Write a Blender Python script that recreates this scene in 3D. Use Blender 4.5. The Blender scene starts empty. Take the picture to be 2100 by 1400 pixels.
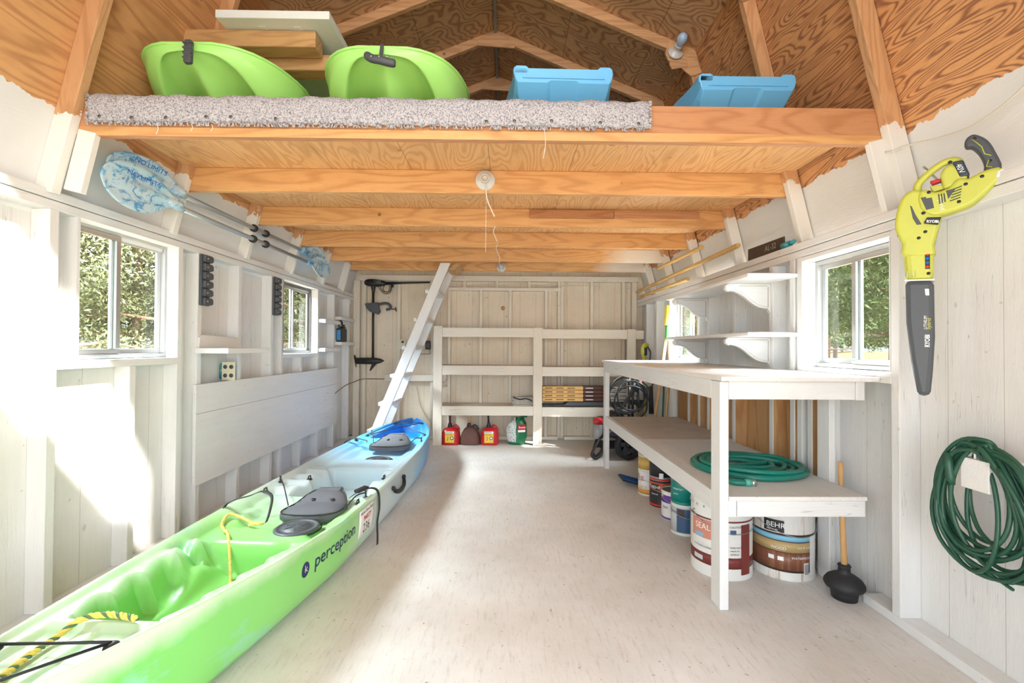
import bpy, bmesh, math, random
import numpy as np
from mathutils import Vector, Matrix
random.seed(7); np.random.seed(7)
sc = bpy.context.scene
COL = sc.collection
PI = math.pi
def R(d): return math.radians(d)
def V(*a): return Vector(a)

# ------------------------------------------------ camera, sky, sun, exposure
cam_d = bpy.data.cameras.new('camera'); cam = bpy.data.objects.new('camera', cam_d); COL.objects.link(cam)
cam_d.sensor_width = 36.0; cam_d.lens = 36.0 * 933.0 / 2100.0; cam_d.clip_start = 0.05; cam_d.clip_end = 300
_y, _p, _r = R(0.74), R(0.68), R(0.33)
fwd = Vector((math.sin(_y) * math.cos(_p), math.cos(_y) * math.cos(_p), math.sin(_p)))
rt = Vector((math.cos(_y), -math.sin(_y), 0)); up = rt.cross(fwd)
r2 = math.cos(_r) * rt + math.sin(_r) * up; u2 = -math.sin(_r) * rt + math.cos(_r) * up
mm = Matrix((r2, u2, -fwd)).transposed().to_4x4(); mm.translation = Vector((0, 0, 1.17))
cam.matrix_world = mm
sc.camera = cam
sc.view_settings.view_transform = 'Standard'; sc.view_settings.look = 'None'
sc.view_settings.gamma = 1.0; sc.view_settings.use_curve_mapping = False
sc.view_settings.exposure = 1.18

w = bpy.data.worlds.new('sky'); sc.world = w; w.use_nodes = True
nt = w.node_tree; nt.nodes.clear()
o_ = nt.nodes.new('ShaderNodeOutputWorld'); bg = nt.nodes.new('ShaderNodeBackground')
sky = nt.nodes.new('ShaderNodeTexSky'); sky.sky_type = 'NISHITA'; sky.sun_disc = False
sky.sun_elevation = R(38); sky.sun_rotation = R(130); sky.air_density = 1.0; sky.dust_density = 2.0
mx = nt.nodes.new('ShaderNodeMix'); mx.data_type = 'RGBA'; mx.inputs[0].default_value = 0.55
mx.inputs[7].default_value = (0.20, 0.215, 0.23, 1)
sk2 = nt.nodes.new('ShaderNodeVectorMath'); sk2.operation = 'SCALE'; sk2.inputs[3].default_value = 0.09
nt.links.new(sky.outputs[0], sk2.inputs[0]); nt.links.new(sk2.outputs[0], mx.inputs[6])
nt.links.new(mx.outputs[2], bg.inputs[0]); bg.inputs[1].default_value = 2.8
nt.links.new(bg.outputs[0], o_.inputs[0])

def light(name, kind, energy, color, loc, direction, **kw):
    l = bpy.data.lights.new(name, kind); l.energy = energy; l.color = color
    for k, v in kw.items(): setattr(l, k, v)
    o = bpy.data.objects.new(name, l); COL.objects.link(o); o.location = loc
    o.rotation_euler = Vector(direction).to_track_quat('-Z', 'Y').to_euler()
    return o
light('sun', 'SUN', 6.5, (1.0, 0.96, 0.90), (6, -5, 8), (-1.2, 1.0, -1.25), angle=R(1.2))
# doorway daylight as an area lamp, then unseen fill lamps added behind the camera
light('doorway_daylight', 'AREA', 58, (0.84, 0.92, 1.0), (-0.1, -3.6, 1.35), (0, 1, 0.03), shape='RECTANGLE', size=4.0, size_y=2.4)
light('yard_fill_left', 'AREA', 28, (0.85, 0.925, 1.0), (-3.6, -2.2, 1.45), (3.4, 3.6, 0.0), shape='RECTANGLE', size=3.0, size_y=2.3)  # added pair of lamps, slanting in to brighten the side walls
light('yard_fill_right', 'AREA', 42, (0.85, 0.925, 1.0), (3.4, -2.2, 1.45), (-3.4, 3.6, 0.0), shape='RECTANGLE', size=3.0, size_y=2.3)
light('ground_bounce_fill', 'AREA', 22, (0.98, 0.97, 0.94), (-0.1, -1.3, 0.02), (0, 0.75, 1), shape='RECTANGLE', size=3.4, size_y=1.6)  # added lamp low outside, brightens the loft underside
light('hatch_fill', 'AREA', 52, (0.95, 0.97, 1.0), (-0.1, -1.3, 3.2), (0, 1, -0.03), shape='RECTANGLE', size=2.6, size_y=1.2)  # added lamp at the made-up hatch, lifts the loft

# unseen lamps added high outside the four side windows, brightening the deep room
for n_, (p_, d_, e_) in enumerate([((-3.5, 2.3, 3.3), (1.5, 0.3, -1.75), 420), ((-3.5, 4.3, 3.3), (1.5, 0.1, -1.75), 800), ((3.2, 2.2, 3.2), (-1.5, 0.5, -1.75), 300), ((3.2, 4.3, 3.2), (-1.5, 0.2, -1.75), 850)]):
    light('window_fill', 'AREA', e_ * 1.1, (0.83, 0.92, 1.0), p_, d_, shape='RECTANGLE', size=1.8, size_y=1.5)

# ------------------------------------------------ material helpers
class NT:
    def __init__(s, name):
        s.m = bpy.data.materials.new(name); s.m.use_nodes = True; s.t = s.m.node_tree; s.t.nodes.clear()
        s.out = s.t.nodes.new('ShaderNodeOutputMaterial'); s.b = s.t.nodes.new('ShaderNodeBsdfPrincipled')
        s.t.links.new(s.b.outputs[0], s.out.inputs[0]); s._c = None
    def n(s, typ, **kw):
        x = s.t.nodes.new(typ)
        for k, v in kw.items():
            if k.startswith('i_'):
                key = k[2:]; key = int(key) if key.isdigit() else key
                if hasattr(v, 'is_output') or isinstance(v, bpy.types.NodeSocket): s.t.links.new(v, x.inputs[key])
                else: x.inputs[key].default_value = v
            else: setattr(x, k, v)
        return x
    def co(s):
        if s._c is None: s._c = s.t.nodes.new('ShaderNodeTexCoord').outputs['Object']
        return s._c
    def map(s, scale=(1, 1, 1), rot=(0, 0, 0), loc=(0, 0, 0), src=None):
        return s.n('ShaderNodeMapping', i_0=src or s.co(), i_1=loc, i_2=rot, i_3=scale).outputs[0]
    def noise(s, scale, detail=4, rough=0.5, vec=None, dist=0.0):
        return s.n('ShaderNodeTexNoise', i_0=vec or s.co(), i_2=scale, i_3=detail, i_4=rough, i_8=dist).outputs[0]
    def ramp(s, fac, stops):
        r = s.n('ShaderNodeValToRGB', i_0=fac); e = r.color_ramp.elements
        while len(e) < len(stops): e.new(0.5)
        for q, (p, c) in zip(e, stops):
            q.position = p; q.color = (c, c, c, 1) if not hasattr(c, '__len__') else (*c[:3], 1)
        return r.outputs[0]
    def mix(s, fac, a, b, blend='MIX'):
        x = s.n('ShaderNodeMix', data_type='RGBA', blend_type=blend)
        for i, v in ((0, fac), (6, a), (7, b)):
            if isinstance(v, bpy.types.NodeSocket): s.t.links.new(v, x.inputs[i])
            elif i == 0: x.inputs[0].default_value = v
            else: x.inputs[i].default_value = (*v[:3], 1)
        return x.outputs[2]
    def math(s, op, a, b=0.0, c=0.0, clamp=False):
        x = s.n('ShaderNodeMath', operation=op, use_clamp=clamp)
        for i, v in enumerate((a, b, c)):
            if isinstance(v, bpy.types.NodeSocket): s.t.links.new(v, x.inputs[i])
            else: x.inputs[i].default_value = v
        return x.outputs[0]
    def sep(s, vec=None): return s.n('ShaderNodeSeparateXYZ', i_0=vec or s.co()).outputs
    def set(s, key, v):
        if isinstance(v, bpy.types.NodeSocket): s.t.links.new(v, s.b.inputs[key])
        elif hasattr(v, '__len__') and len(v) == 3: s.b.inputs[key].default_value = (*v, 1)
        else: s.b.inputs[key].default_value = v
    def bump(s, h, strength=0.3, dist=0.01):
        b = s.n('ShaderNodeBump', i_0=strength, i_1=dist, i_Height=h) if False else s.t.nodes.new('ShaderNodeBump')
        b.inputs['Strength'].default_value = strength; b.inputs['Distance'].default_value = dist
        s.t.links.new(h, b.inputs['Height']); s.t.links.new(b.outputs[0], s.b.inputs['Normal'])
def plain(name, col, rough=0.5, metal=0.0, spec=0.5, var=0.06, nscale=18, bump=0.0):
    m = NT(name)
    if var > 0:
        f = m.noise(nscale, 4, 0.6)
        c = m.mix(f, tuple(x * (1 - var) for x in col), tuple(min(1, x * (1 + var)) for x in col))
        m.set('Base Color', c)
    else: m.set('Base Color', col)
    m.set('Roughness', rough); m.set('Metallic', metal); m.set('Specular IOR Level', spec)
    if bump: m.bump(m.noise(nscale * 6, 4), bump, 0.003)
    return m.m
AX = {'x': (1, 9, 9), 'y': (9, 1, 9), 'z': (9, 9, 1)}
def grain_nodes(m, axis, scale=3.0, rot=(0, 0, 0)):
    vec = m.map(AX[axis], rot)
    f = m.noise(scale, 5, 0.6, vec, 0.6)
    fine = m.noise(scale * 9, 3, 0.6, vec)
    return f, fine, vec
def painted(name, col, axis='z', dirt=0.15, dirtcol=(0.42, 0.33, 0.24), groove=None, rough=0.62, seams=None):
    """brushed paint over rough wood: faint grain, small knots and chips, a little dirt"""
    m = NT(name)
    f, fine, vec = grain_nodes(m, axis)
    c = m.mix(f, tuple(x * 0.93 for x in col), tuple(min(1, x * 1.05) for x in col))
    streak = m.ramp(m.noise(4.0, 8, 0.8, vec), [(0.57, 0.0), (0.74, 1.0)])
    c = m.mix(m.math('MULTIPLY', streak, 0.12 + dirt * 1.3), c, dirtcol)
    crk = m.ramp(m.noise(1.3, 3, 0.5, m.map(tuple(q * 2.2 if q > 1 else 0.7 for q in AX[axis]))), [(0.495, 0.0), (0.5, 1.0), (0.505, 0.0)])
    gate = m.ramp(m.noise(1.9, 2, 0.5), [(0.56, 0.0), (0.60, 1.0)])
    c = m.mix(m.math('MULTIPLY', m.math('MULTIPLY', crk, gate), 0.55), c, (0.20, 0.15, 0.10))
    spots = m.ramp(m.noise(26, 2, 0.5), [(0.73, 0.0), (0.77, 1.0)])
    c = m.mix(m.math('MULTIPLY', spots, min(1, dirt * 3)), c, (0.30, 0.22, 0.15))
    cl = m.ramp(m.noise(1.4, 5, 0.7), [(0.45, 0.0), (0.75, 1.0)])
    c = m.mix(m.math('MULTIPLY', cl, dirt), c, dirtcol)
    h = m.math('ADD', f, m.math('MULTIPLY', fine, 0.5))
    if groove:
        ax, step, off = groove
        co = m.sep()[{'x': 0, 'y': 1, 'z': 2}[ax]]
        t = m.math('FRACT', m.math('DIVIDE', m.math('ADD', co, off), step))
        line = m.ramp(t, [(0.0, 1.0), (0.012, 1.0), (0.02, 0.0), (1.0, 0.0)])
        c = m.mix(m.math('MULTIPLY', line, 0.45), c, (0.25, 0.19, 0.13))
        h = m.math('SUBTRACT', h, m.math('MULTIPLY', line, 3.0))
    m.set('Base Color', c); m.set('Roughness', rough); m.bump(h, 0.40, 0.004)
    return m.m
def bare(m, axis, light_, dark, knots=0.5, rings=9.0, scale=1.3, rot=(0, 0, 0), strength=1.0, stretch=None):
    """bare softwood or plywood: contour lines of a stretched noise field make cathedral grain"""
    vec = m.map(stretch or {'x': (0.6, 4.5, 4.5), 'y': (4.5, 0.6, 4.5), 'z': (4.5, 4.5, 0.6)}[axis], rot)
    oi = m.n('ShaderNodeObjectInfo').outputs['Random']
    comb = m.n('ShaderNodeVectorMath', operation='ADD', i_0=vec)
    ov = m.n('ShaderNodeCombineXYZ', i_0=m.math('MULTIPLY', oi, 31.0), i_1=m.math('MULTIPLY', oi, 17.0), i_2=m.math('MULTIPLY', oi, 23.0))
    m.t.links.new(ov.outputs[0], comb.inputs[1]); vec = comb.outputs[0]
    f = m.noise(scale, 2.2, 0.45, vec, 0.25)
    ring = m.math('PINGPONG', m.math('MULTIPLY', f, rings), 0.5)
    ring = m.ramp(m.math('ADD', ring, m.math('MULTIPLY', m.math('SUBTRACT', m.noise(scale * 9, 4, 0.7, vec), 0.5), 0.28)), [(0.0, 1.0), (0.10, 0.8), (0.26, 0.10), (0.5, 0.0)])
    soft = m.noise(scale * 0.7, 3, 0.6, vec)
    fine = m.noise(scale * 16, 3, 0.6, vec)
    c = m.mix(soft, tuple(x * 0.86 for x in light_), tuple(min(1, x * 1.1) for x in light_))
    c = m.mix(m.math('MULTIPLY', ring, strength * 0.75), c, dark)
    c = m.mix(m.math('MULTIPLY', m.ramp(fine, [(0.5, 0.0), (0.8, 1.0)]), 0.35), c, dark)
    if knots:
        v = m.n('ShaderNodeTexVoronoi', i_0=m.map((1, 1, 1)), i_2=5.5)
        k = m.ramp(v.outputs['Distance'], [(0.0, 1.0), (0.06, 1.0), (0.10, 0.0)])
        pick = m.ramp(m.n('ShaderNodeSeparateXYZ', i_0=v.outputs['Color']).outputs[0], [(0.62, 0.0), (0.64, 1.0)])
        c = m.mix(m.math('MULTIPLY', m.math('MULTIPLY', k, pick), knots), c, tuple(x * 0.42 for x in dark))
    return c, ring
def lumber(name, axis, light_=(0.76, 0.42, 0.17), dark=(0.46, 0.19, 0.055), rough=0.55, knots=0.8, paint_below=None, overspray=None, strength=0.6, paint=(0.80, 0.77, 0.72)):
    m = NT(name)
    c, ring = bare(m, axis, light_, dark, knots, rings=11, strength=strength)
    if paint_below is not None:
        z = m.sep()[2]
        edge = m.math('ADD', z, m.math('MULTIPLY', m.math('SUBTRACT', m.noise(14, 5, 0.7), 0.5), 0.20))
        k = m.math('GREATER_THAN', edge, paint_below)
        c = m.mix(k, paint, c)
    if overspray is not None:
        x = m.sep()[0]
        k = m.n('ShaderNodeMapRange', i_0=m.math('ADD', x, m.math('MULTIPLY', m.noise(60, 3, 0.8), 0.16)), i_1=overspray[0], i_2=overspray[1]).outputs[0]
        c = m.mix(k, c, (0.78, 0.70, 0.60))
    m.set('Base Color', c); m.set('Roughness', rough); m.bump(ring, 0.12, 0.002)
    return m.m
def plywood(name, light_, dark, axis='y', rot=(0, 0, 0), paint_z=None, rings=17, scale=1.15, strength=1.1, seams=None, darkmottle=0.3, stretch=None):
    m = NT(name)
    c, ring = bare(m, axis, light_, dark, 0.6, rings=rings, scale=scale, rot=rot, strength=strength, stretch=stretch)
    mot = m.ramp(m.noise(1.6, 5, 0.6), [(0.42, 0.0), (0.7, 1.0)])
    c = m.mix(m.math('MULTIPLY', mot, darkmottle), c, tuple(x * 0.5 for x in dark))
    if seams:
        for ax, step, off in seams:
            co = m.sep()[{'x': 0, 'y': 1, 'z': 2}[ax]]
            t = m.math('FRACT', m.math('DIVIDE', m.math('ADD', co, off), step))
            line = m.ramp(t, [(0.0, 1.0), (0.004, 1.0), (0.007, 0.0), (1.0, 0.0)])
            c = m.mix(m.math('MULTIPLY', line, 0.85), c, (0.06, 0.03, 0.015))
    if paint_z is not None:
        z = m.sep()[2]
        n = m.math('MULTIPLY', m.math('SUBTRACT', m.noise(5, 5, 0.6), 0.5), 0.16)
        k = m.math('GREATER_THAN', m.math('ADD', z, n), paint_z)
        c = m.mix(k, m.mix(m.noise(3, 4), (0.70, 0.70, 0.69), (0.82, 0.82, 0.81)), c)
    m.set('Base Color', c); m.set('Roughness', 0.6); m.bump(ring, 0.15, 0.002)
    return m.m
def mixglass(name, tint=(0.95, 0.98, 0.97), refl=0.06, haze=0.0):
    m = bpy.data.materials.new(name); m.use_nodes = True; t = m.node_tree; t.nodes.clear()
    o = t.nodes.new('ShaderNodeOutputMaterial'); tr = t.nodes.new('ShaderNodeBsdfTransparent'); tr.inputs[0].default_value = (*tint, 1)
    g = t.nodes.new('ShaderNodeBsdfGlossy'); g.inputs['Roughness'].default_value = 0.02
    f0 = t.nodes.new('ShaderNodeFresnel'); f0.inputs[0].default_value = 1.45
    ge = t.nodes.new('ShaderNodeNewGeometry'); iv = t.nodes.new('ShaderNodeMath'); iv.operation = 'SUBTRACT'; iv.inputs[0].default_value = 1.0; t.links.new(ge.outputs['Backfacing'], iv.inputs[1])
    fr = t.nodes.new('ShaderNodeMath'); fr.operation = 'MULTIPLY'; t.links.new(f0.outputs[0], fr.inputs[0]); t.links.new(iv.outputs[0], fr.inputs[1])
    x = t.nodes.new('ShaderNodeMixShader'); t.links.new(fr.outputs[0], x.inputs[0]); t.links.new(tr.outputs[0], x.inputs[1]); t.links.new(g.outputs[0], x.inputs[2])
    last = x
    if haze:
        d = t.nodes.new('ShaderNodeBsdfDiffuse'); d.inputs[0].default_value = (0.8, 0.8, 0.78, 1)
        ns = t.nodes.new('ShaderNodeTexNoise'); ns.inputs['Scale'].default_value = 7; ns.inputs['Detail'].default_value = 8
        ml = t.nodes.new('ShaderNodeMath'); ml.operation = 'MULTIPLY'; ml.inputs[1].default_value = haze; t.links.new(ns.outputs[0], ml.inputs[0])
        y = t.nodes.new('ShaderNodeMixShader'); t.links.new(ml.outputs[0], y.inputs[0]); t.links.new(x.outputs[0], y.inputs[1]); t.links.new(d.outputs[0], y.inputs[2]); last = y
    t.links.new(last.outputs[0], o.inputs[0])
    return m

WHITE = (0.775, 0.77, 0.76)
M = {}
M['paint_z'] = painted('white_painted_wood_vertical', WHITE, 'z', 0.10)
M['paint_y'] = painted('white_painted_wood_lengthwise', WHITE, 'y', 0.10)
M['paint_x'] = painted('white_painted_wood_crosswise', WHITE, 'x', 0.10)
M['wall'] = painted('white_painted_siding', (0.765, 0.757, 0.742), 'z', 0.12, groove=('y', 0.2032, 0.05))
M['bwall'] = painted('dusty_painted_siding', (0.82, 0.71, 0.565), 'z', 0.34, dirtcol=(0.44, 0.34, 0.23), groove=('x', 0.2032, 0.03))
M['bpaint_z'] = painted('cream_painted_studs', (0.80, 0.725, 0.61), 'z', 0.16)
M['bpaint_x'] = painted('cream_painted_rails', (0.82, 0.75, 0.64), 'x', 0.12)
M['bench_top'] = painted('scuffed_white_bench_boards', (0.80, 0.77, 0.74), 'y', 0.22, dirtcol=(0.50, 0.38, 0.28))
M['shelf_low'] = painted('worn_brownish_shelf_boards', (0.68, 0.58, 0.50), 'y', 0.45, dirtcol=(0.42, 0.28, 0.20))
# floor: pale painted plywood worn through to brown in places
m = NT('worn_painted_plywood_floor')
vec = m.map((6.5, 1.0, 1.0), (0, 0, R(6)))
f = m.noise(2.2, 6, 0.62); fb = m.noise(9, 6, 0.7, vec); big = m.noise(0.9, 4, 0.55)
c = m.mix(m.ramp(f, [(0.3, 0.0), (0.7, 1.0)]), (0.66, 0.615, 0.575), (0.80, 0.775, 0.75))
c = m.mix(m.math('MULTIPLY', m.ramp(big, [(0.48, 0.0), (0.70, 1.0)]), 0.22), c, (0.72, 0.57, 0.46))
c = m.mix(m.math('MULTIPLY', m.ramp(fb, [(0.52, 0.0), (0.70, 1.0)]), 0.45), c, (0.46, 0.39, 0.33))
sp = m.ramp(m.noise(42, 3, 0.6), [(0.67, 0.0), (0.72, 1.0)])
c = m.mix(m.math('MULTIPLY', sp, 0.75), c, (0.24, 0.18, 0.13))
xs, ys, zs = m.sep()
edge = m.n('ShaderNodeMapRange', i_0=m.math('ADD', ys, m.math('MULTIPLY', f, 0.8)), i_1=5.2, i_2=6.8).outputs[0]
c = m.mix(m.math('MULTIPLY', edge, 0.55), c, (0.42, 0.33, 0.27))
m.set('Base Color', c); m.set('Roughness', 0.6); m.bump(m.math('ADD', fb, m.noise(60, 4)), 0.22, 0.003)
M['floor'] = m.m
M['joist'] = lumber('orange_pine_joist', 'x')
M['joist_end'] = lumber('orange_pine_joist_oversprayed', 'x', overspray=(1.08, 1.36))
M['rim'] = lumber('reddish_pine_rim_joist', 'x', (0.58, 0.28, 0.13), (0.36, 0.12, 0.045))
M['rafter'] = lumber('rafter_pine_white_below', 'z', (0.66, 0.38, 0.19), (0.40, 0.18, 0.07), paint_below=2.14)
M['rafter_up'] = lumber('upper_rafter_pine', 'x', (0.68, 0.40, 0.20), (0.38, 0.17, 0.07))
M['loose'] = lumber('loose_pine_offcut', 'x', (0.60, 0.36, 0.15), (0.34, 0.15, 0.05))
M['deck'] = plywood('loft_deck_plywood_underside', (0.80, 0.46, 0.20), (0.52, 0.22, 0.07), 'y', rings=20, darkmottle=0.06, scale=1.5, strength=0.75, seams=[('x', 0.46, 0.1)], stretch=(3.2, 0.7, 1))
M['ply_l'] = plywood('roof_plywood_left_slope', (0.74, 0.40, 0.17), (0.40, 0.17, 0.065), 'y', paint_z=2.17, rings=20, darkmottle=0.35, strength=0.8, scale=1.2, stretch=(2.5, 0.42, 3.6))
M['ply_r'] = plywood('roof_plywood_right_slope', (0.74, 0.38, 0.16), (0.25, 0.095, 0.045), 'y', paint_z=2.12, rings=26, darkmottle=0.25, strength=1.2, scale=1.9, stretch=(2.0, 0.62, 3.6))
M['ply_u'] = plywood('roof_plywood_upper_slopes', (0.70, 0.42, 0.22), (0.30, 0.13, 0.06), 'x', rings=26, darkmottle=0.30, strength=1.0, scale=1.7, seams=[('x', 0.62, 0.13)], stretch=(1.0, 1.6, 1.0))
M['rawwall'] = plywood('bare_unpainted_siding', (0.66, 0.38, 0.17), (0.40, 0.17, 0.06), 'z', rings=9, darkmottle=0.15, strength=0.7)
M['alu'] = plain('weathered_aluminium', (0.55, 0.56, 0.56), 0.35, 0.85)
M['alu_dark'] = plain('dark_bronze_aluminium', (0.16, 0.15, 0.14), 0.4, 0.7)
M['glass'] = mixglass('window_glass', haze=0.03)
M['glass_clear'] = mixglass('clear_glass', haze=0.0)
M['black'] = plain('black_plastic', (0.018, 0.019, 0.02), 0.42)
M['dgrey'] = plain('dark_grey_plastic', (0.070, 0.078, 0.090), 0.45, bump=0.05)
M['rubber'] = plain('black_rubber', (0.02, 0.02, 0.022), 0.62)
M['webbing'] = plain('black_webbing', (0.03, 0.03, 0.033), 0.8)
M['pad'] = plain('dark_grey_padded_fabric', (0.10, 0.10, 0.11), 0.8, bump=0.25, nscale=30)
M['white_plastic'] = plain('white_plastic', (0.82, 0.82, 0.80), 0.35)
M['porcelain'] = plain('white_porcelain', (0.66, 0.65, 0.62), 0.2)
M['cable'] = plain('pale_cable_jacket', (0.70, 0.66, 0.56), 0.5)
M['cream'] = plain('cream_plastic', (0.72, 0.66, 0.48), 0.4)
M['steel'] = plain('bright_steel', (0.62, 0.62, 0.60), 0.28, 0.95)
M['wire'] = plain('steel_wire', (0.5, 0.5, 0.5), 0.35, 0.9)
M['string'] = plain('white_string', (0.78, 0.74, 0.68), 0.85)
M['lime'] = plain('lime_yellow_plastic', (0.56, 0.58, 0.085), 0.38, var=0.08)
M['navy'] = plain('navy_ink', (0.01, 0.02, 0.10), 0.5, var=0)
M['ink'] = plain('black_ink', (0.012, 0.012, 0.012), 0.5, var=0)
M['white_ink'] = plain('white_ink', (0.88, 0.88, 0.86), 0.5, var=0)
M['red_ink'] = plain('red_ink', (0.62, 0.03, 0.02), 0.5, var=0)
M['blue_ink'] = plain('blue_ink', (0.01, 0.12, 0.50), 0.5, var=0)
M['gold_ink'] = plain('ochre_ink', (0.55, 0.36, 0.06), 0.5, var=0)
M['red'] = plain('red_plastic', (0.52, 0.012, 0.018), 0.32)
M['yellow_label'] = plain('yellow_label_paper', (0.85, 0.55, 0.05), 0.5)
M['kayak_green'] = plain('lime_green_polyethylene', (0.42, 0.86, 0.22), 0.30, var=0.04, nscale=3)
M['kayak_blue'] = plain('sky_blue_polyethylene', (0.16, 0.52, 0.88), 0.32, var=0.10, nscale=2.5)
M['hose'] = plain('green_garden_hose', (0.010, 0.22, 0.165), 0.35, var=0.2, nscale=8)
M['cord'] = plain('dark_green_cord_jacket', (0.018, 0.085, 0.05), 0.38, var=0.2, nscale=12)
M['bamboo'] = plain('bamboo', (0.66, 0.42, 0.14), 0.45, var=0.2, nscale=14)
M['handle_wood'] = plain('varnished_wood_handle', (0.66, 0.38, 0.16), 0.4, var=0.15)

# ------------------------------------------------ mesh helpers
def wloc(o):
    p = Vector((0, 0, 0))
    while o is not None: p += o.location; o = o.parent
    return p
class MB:
    def __init__(s): s.v = []; s.f = []; s.sm = []
    def add(s, verts, faces, smooth=False):
        n = len(s.v); s.v.extend([tuple(q) for q in verts]); s.f.extend([tuple(i + n for i in f) for f in faces]); s.sm.extend([smooth] * len(faces)); return s
    def box(s, x0, x1, y0, y1, z0, z1):
        v = [(x, y, z) for x in (x0, x1) for y in (y0, y1) for z in (z0, z1)]
        return s.add(v, [(0, 1, 3, 2), (4, 6, 7, 5), (0, 4, 5, 1), (2, 3, 7, 6), (0, 2, 6, 4), (1, 5, 7, 3)])
    def obox(s, a, b, wdir, wid, thk):
        """a bar from a to b, `wid` across along wdir, `thk` the other way"""
        a = Vector(a); b = Vector(b); d = (b - a).normalized(); wd = Vector(wdir); wd = (wd - d * wd.dot(d)).normalized(); td = d.cross(wd)
        v = [p + wd * (i * wid / 2) + td * (j * thk / 2) for p in (a, b) for i in (-1, 1) for j in (-1, 1)]
        return s.add(v, [(0, 1, 3, 2), (4, 6, 7, 5), (0, 4, 5, 1), (2, 3, 7, 6), (0, 2, 6, 4), (1, 5, 7, 3)])
    def tube(s, pts, r, seg=10, caps=True, closed=False):
        pts = [Vector(p) for p in pts]; n = len(pts); rr = r if hasattr(r, '__len__') else [r] * n
        nrm = None; rings = []
        for i, p in enumerate(pts):
            if closed: d = pts[(i + 1) % n] - pts[i - 1]
            else: d = pts[min(i + 1, n - 1)] - pts[max(i - 1, 0)]
            d = d.normalized() if d.length > 1e-9 else Vector((0, 0, 1))
            if nrm is None: nrm = d.orthogonal().normalized()
            nrm = (nrm - d * nrm.dot(d)); nrm = nrm.normalized() if nrm.length > 1e-6 else d.orthogonal().normalized()
            bn = d.cross(nrm)
            rings.append([p + (nrm * math.cos(2 * PI * k / seg) + bn * math.sin(2 * PI * k / seg)) * rr[i] for k in range(seg)])
        v = [q for g in rings for q in g]; f = []
        m_ = n if closed else n - 1
        for i in range(m_):
            for k in range(seg):
                a = i * seg + k; b = i * seg + (k + 1) % seg; j = (i + 1) % n
                f.append((a, b, j * seg + (k + 1) % seg, j * seg + k))
        s.add(v, f, True)
        if caps and not closed:
            b0 = len(s.v) - len(v)
            s.f.append(tuple(b0 + k for k in reversed(range(seg)))); s.sm.append(False)
            s.f.append(tuple(b0 + (n - 1) * seg + k for k in range(seg))); s.sm.append(False)
        return s
    def lathe(s, prof, c, axis=(0, 0, 1), seg=28, sx=1.0, a0=0.0, a1=2 * PI, ref=None):
        """prof: (radius, height) pairs"""
        c = Vector(c); ax = Vector(axis).normalized(); u = (Vector(ref) - ax * Vector(ref).dot(ax)).normalized() if ref else ax.orthogonal().normalized(); w_ = ax.cross(u)
        full = abs(a1 - a0 - 2 * PI) < 1e-6; ns = seg if full else seg + 1
        v = []
        for r, h in prof:
            for k in range(ns):
                a = a0 + (a1 - a0) * k / seg
                v.append(c + ax * h + u * (r * math.cos(a) * sx) + w_ * (r * math.sin(a)))
        f = []
        for i in range(len(prof) - 1):
            for k in range(seg):
                k2 = (k + 1) % ns if full else k + 1
                f.append((i * ns + k, i * ns + k2, (i + 1) * ns + k2, (i + 1) * ns + k))
        return s.add(v, f, True)
    def prism(s, poly, o, u, v_, thick):
        """2-D outline in the frame o,u,v_ pushed out by the vector thick"""
        o = Vector(o); u = Vector(u); v_ = Vector(v_); t = Vector(thick); n = len(poly)
        a = [o + u * x + v_ * y for x, y in poly]; b = [p + t for p in a]
        return s.add(a + b, [tuple(range(n)), tuple(reversed(range(n, 2 * n)))] + [(i, i + n, (i + 1) % n + n, (i + 1) % n) for i in range(n)])
    def grid(s, P, smooth=True, flip=False):
        n = len(P); m_ = len(P[0]); v = [q for row in P for q in row]
        f = [(i * m_ + j, (i + 1) * m_ + j, (i + 1) * m_ + j + 1, i * m_ + j + 1) for i in range(n - 1) for j in range(m_ - 1)]
        if flip: f = [tuple(reversed(q)) for q in f]
        return s.add(v, f, smooth)
    def ball(s, c, r, seg=14, sc=(1, 1, 1)):
        c = Vector(c); v = []; f = []; h = seg // 2
        for i in range(h + 1):
            t = PI * i / h
            for k in range(seg):
                a = 2 * PI * k / seg
                v.append(c + Vector((r * sc[0] * math.sin(t) * math.cos(a), r * sc[1] * math.sin(t) * math.sin(a), r * sc[2] * math.cos(t))))
        for i in range(h):
            for k in range(seg): f.append((i * seg + k, (i + 1) * seg + k, (i + 1) * seg + (k + 1) % seg, i * seg + (k + 1) % seg))
        return s.add(v, f, True)
    def build(s, name, mat, parent=None, bevel=0.0, loc=None, solid=0.0, sub=0, weld=False, segs=2):
        me = bpy.data.meshes.new(name)
        off = wloc(parent) if parent is not None else Vector(loc or (0, 0, 0))
        ox, oy, oz = off
        me.from_pydata([(x - ox, y - oy, z - oz) for x, y, z in s.v], [], s.f); me.update()
        me.polygons.foreach_set('use_smooth', s.sm)
        if weld or True:
            b = bmesh.new(); b.from_mesh(me)
            if weld: bmesh.ops.remove_doubles(b, verts=b.verts, dist=1e-5)
            bmesh.ops.recalc_face_normals(b, faces=b.faces); b.to_mesh(me); b.free()
        me.materials.append(mat)
        o = bpy.data.objects.new(name, me); COL.objects.link(o)
        if parent is not None: o.parent = parent
        elif loc is not None: o.location = loc
        if solid:
            q = o.modifiers.new('thickness', 'SOLIDIFY'); q.thickness = solid; q.offset = 0
        if bevel:
            q = o.modifiers.new('edge', 'BEVEL'); q.width = bevel; q.segments = segs; q.limit_method = 'ANGLE'; q.angle_limit = R(50)
        if sub:
            q = o.modifiers.new('smooth', 'SUBSURF'); q.levels = sub; q.render_levels = sub
        return o
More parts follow.
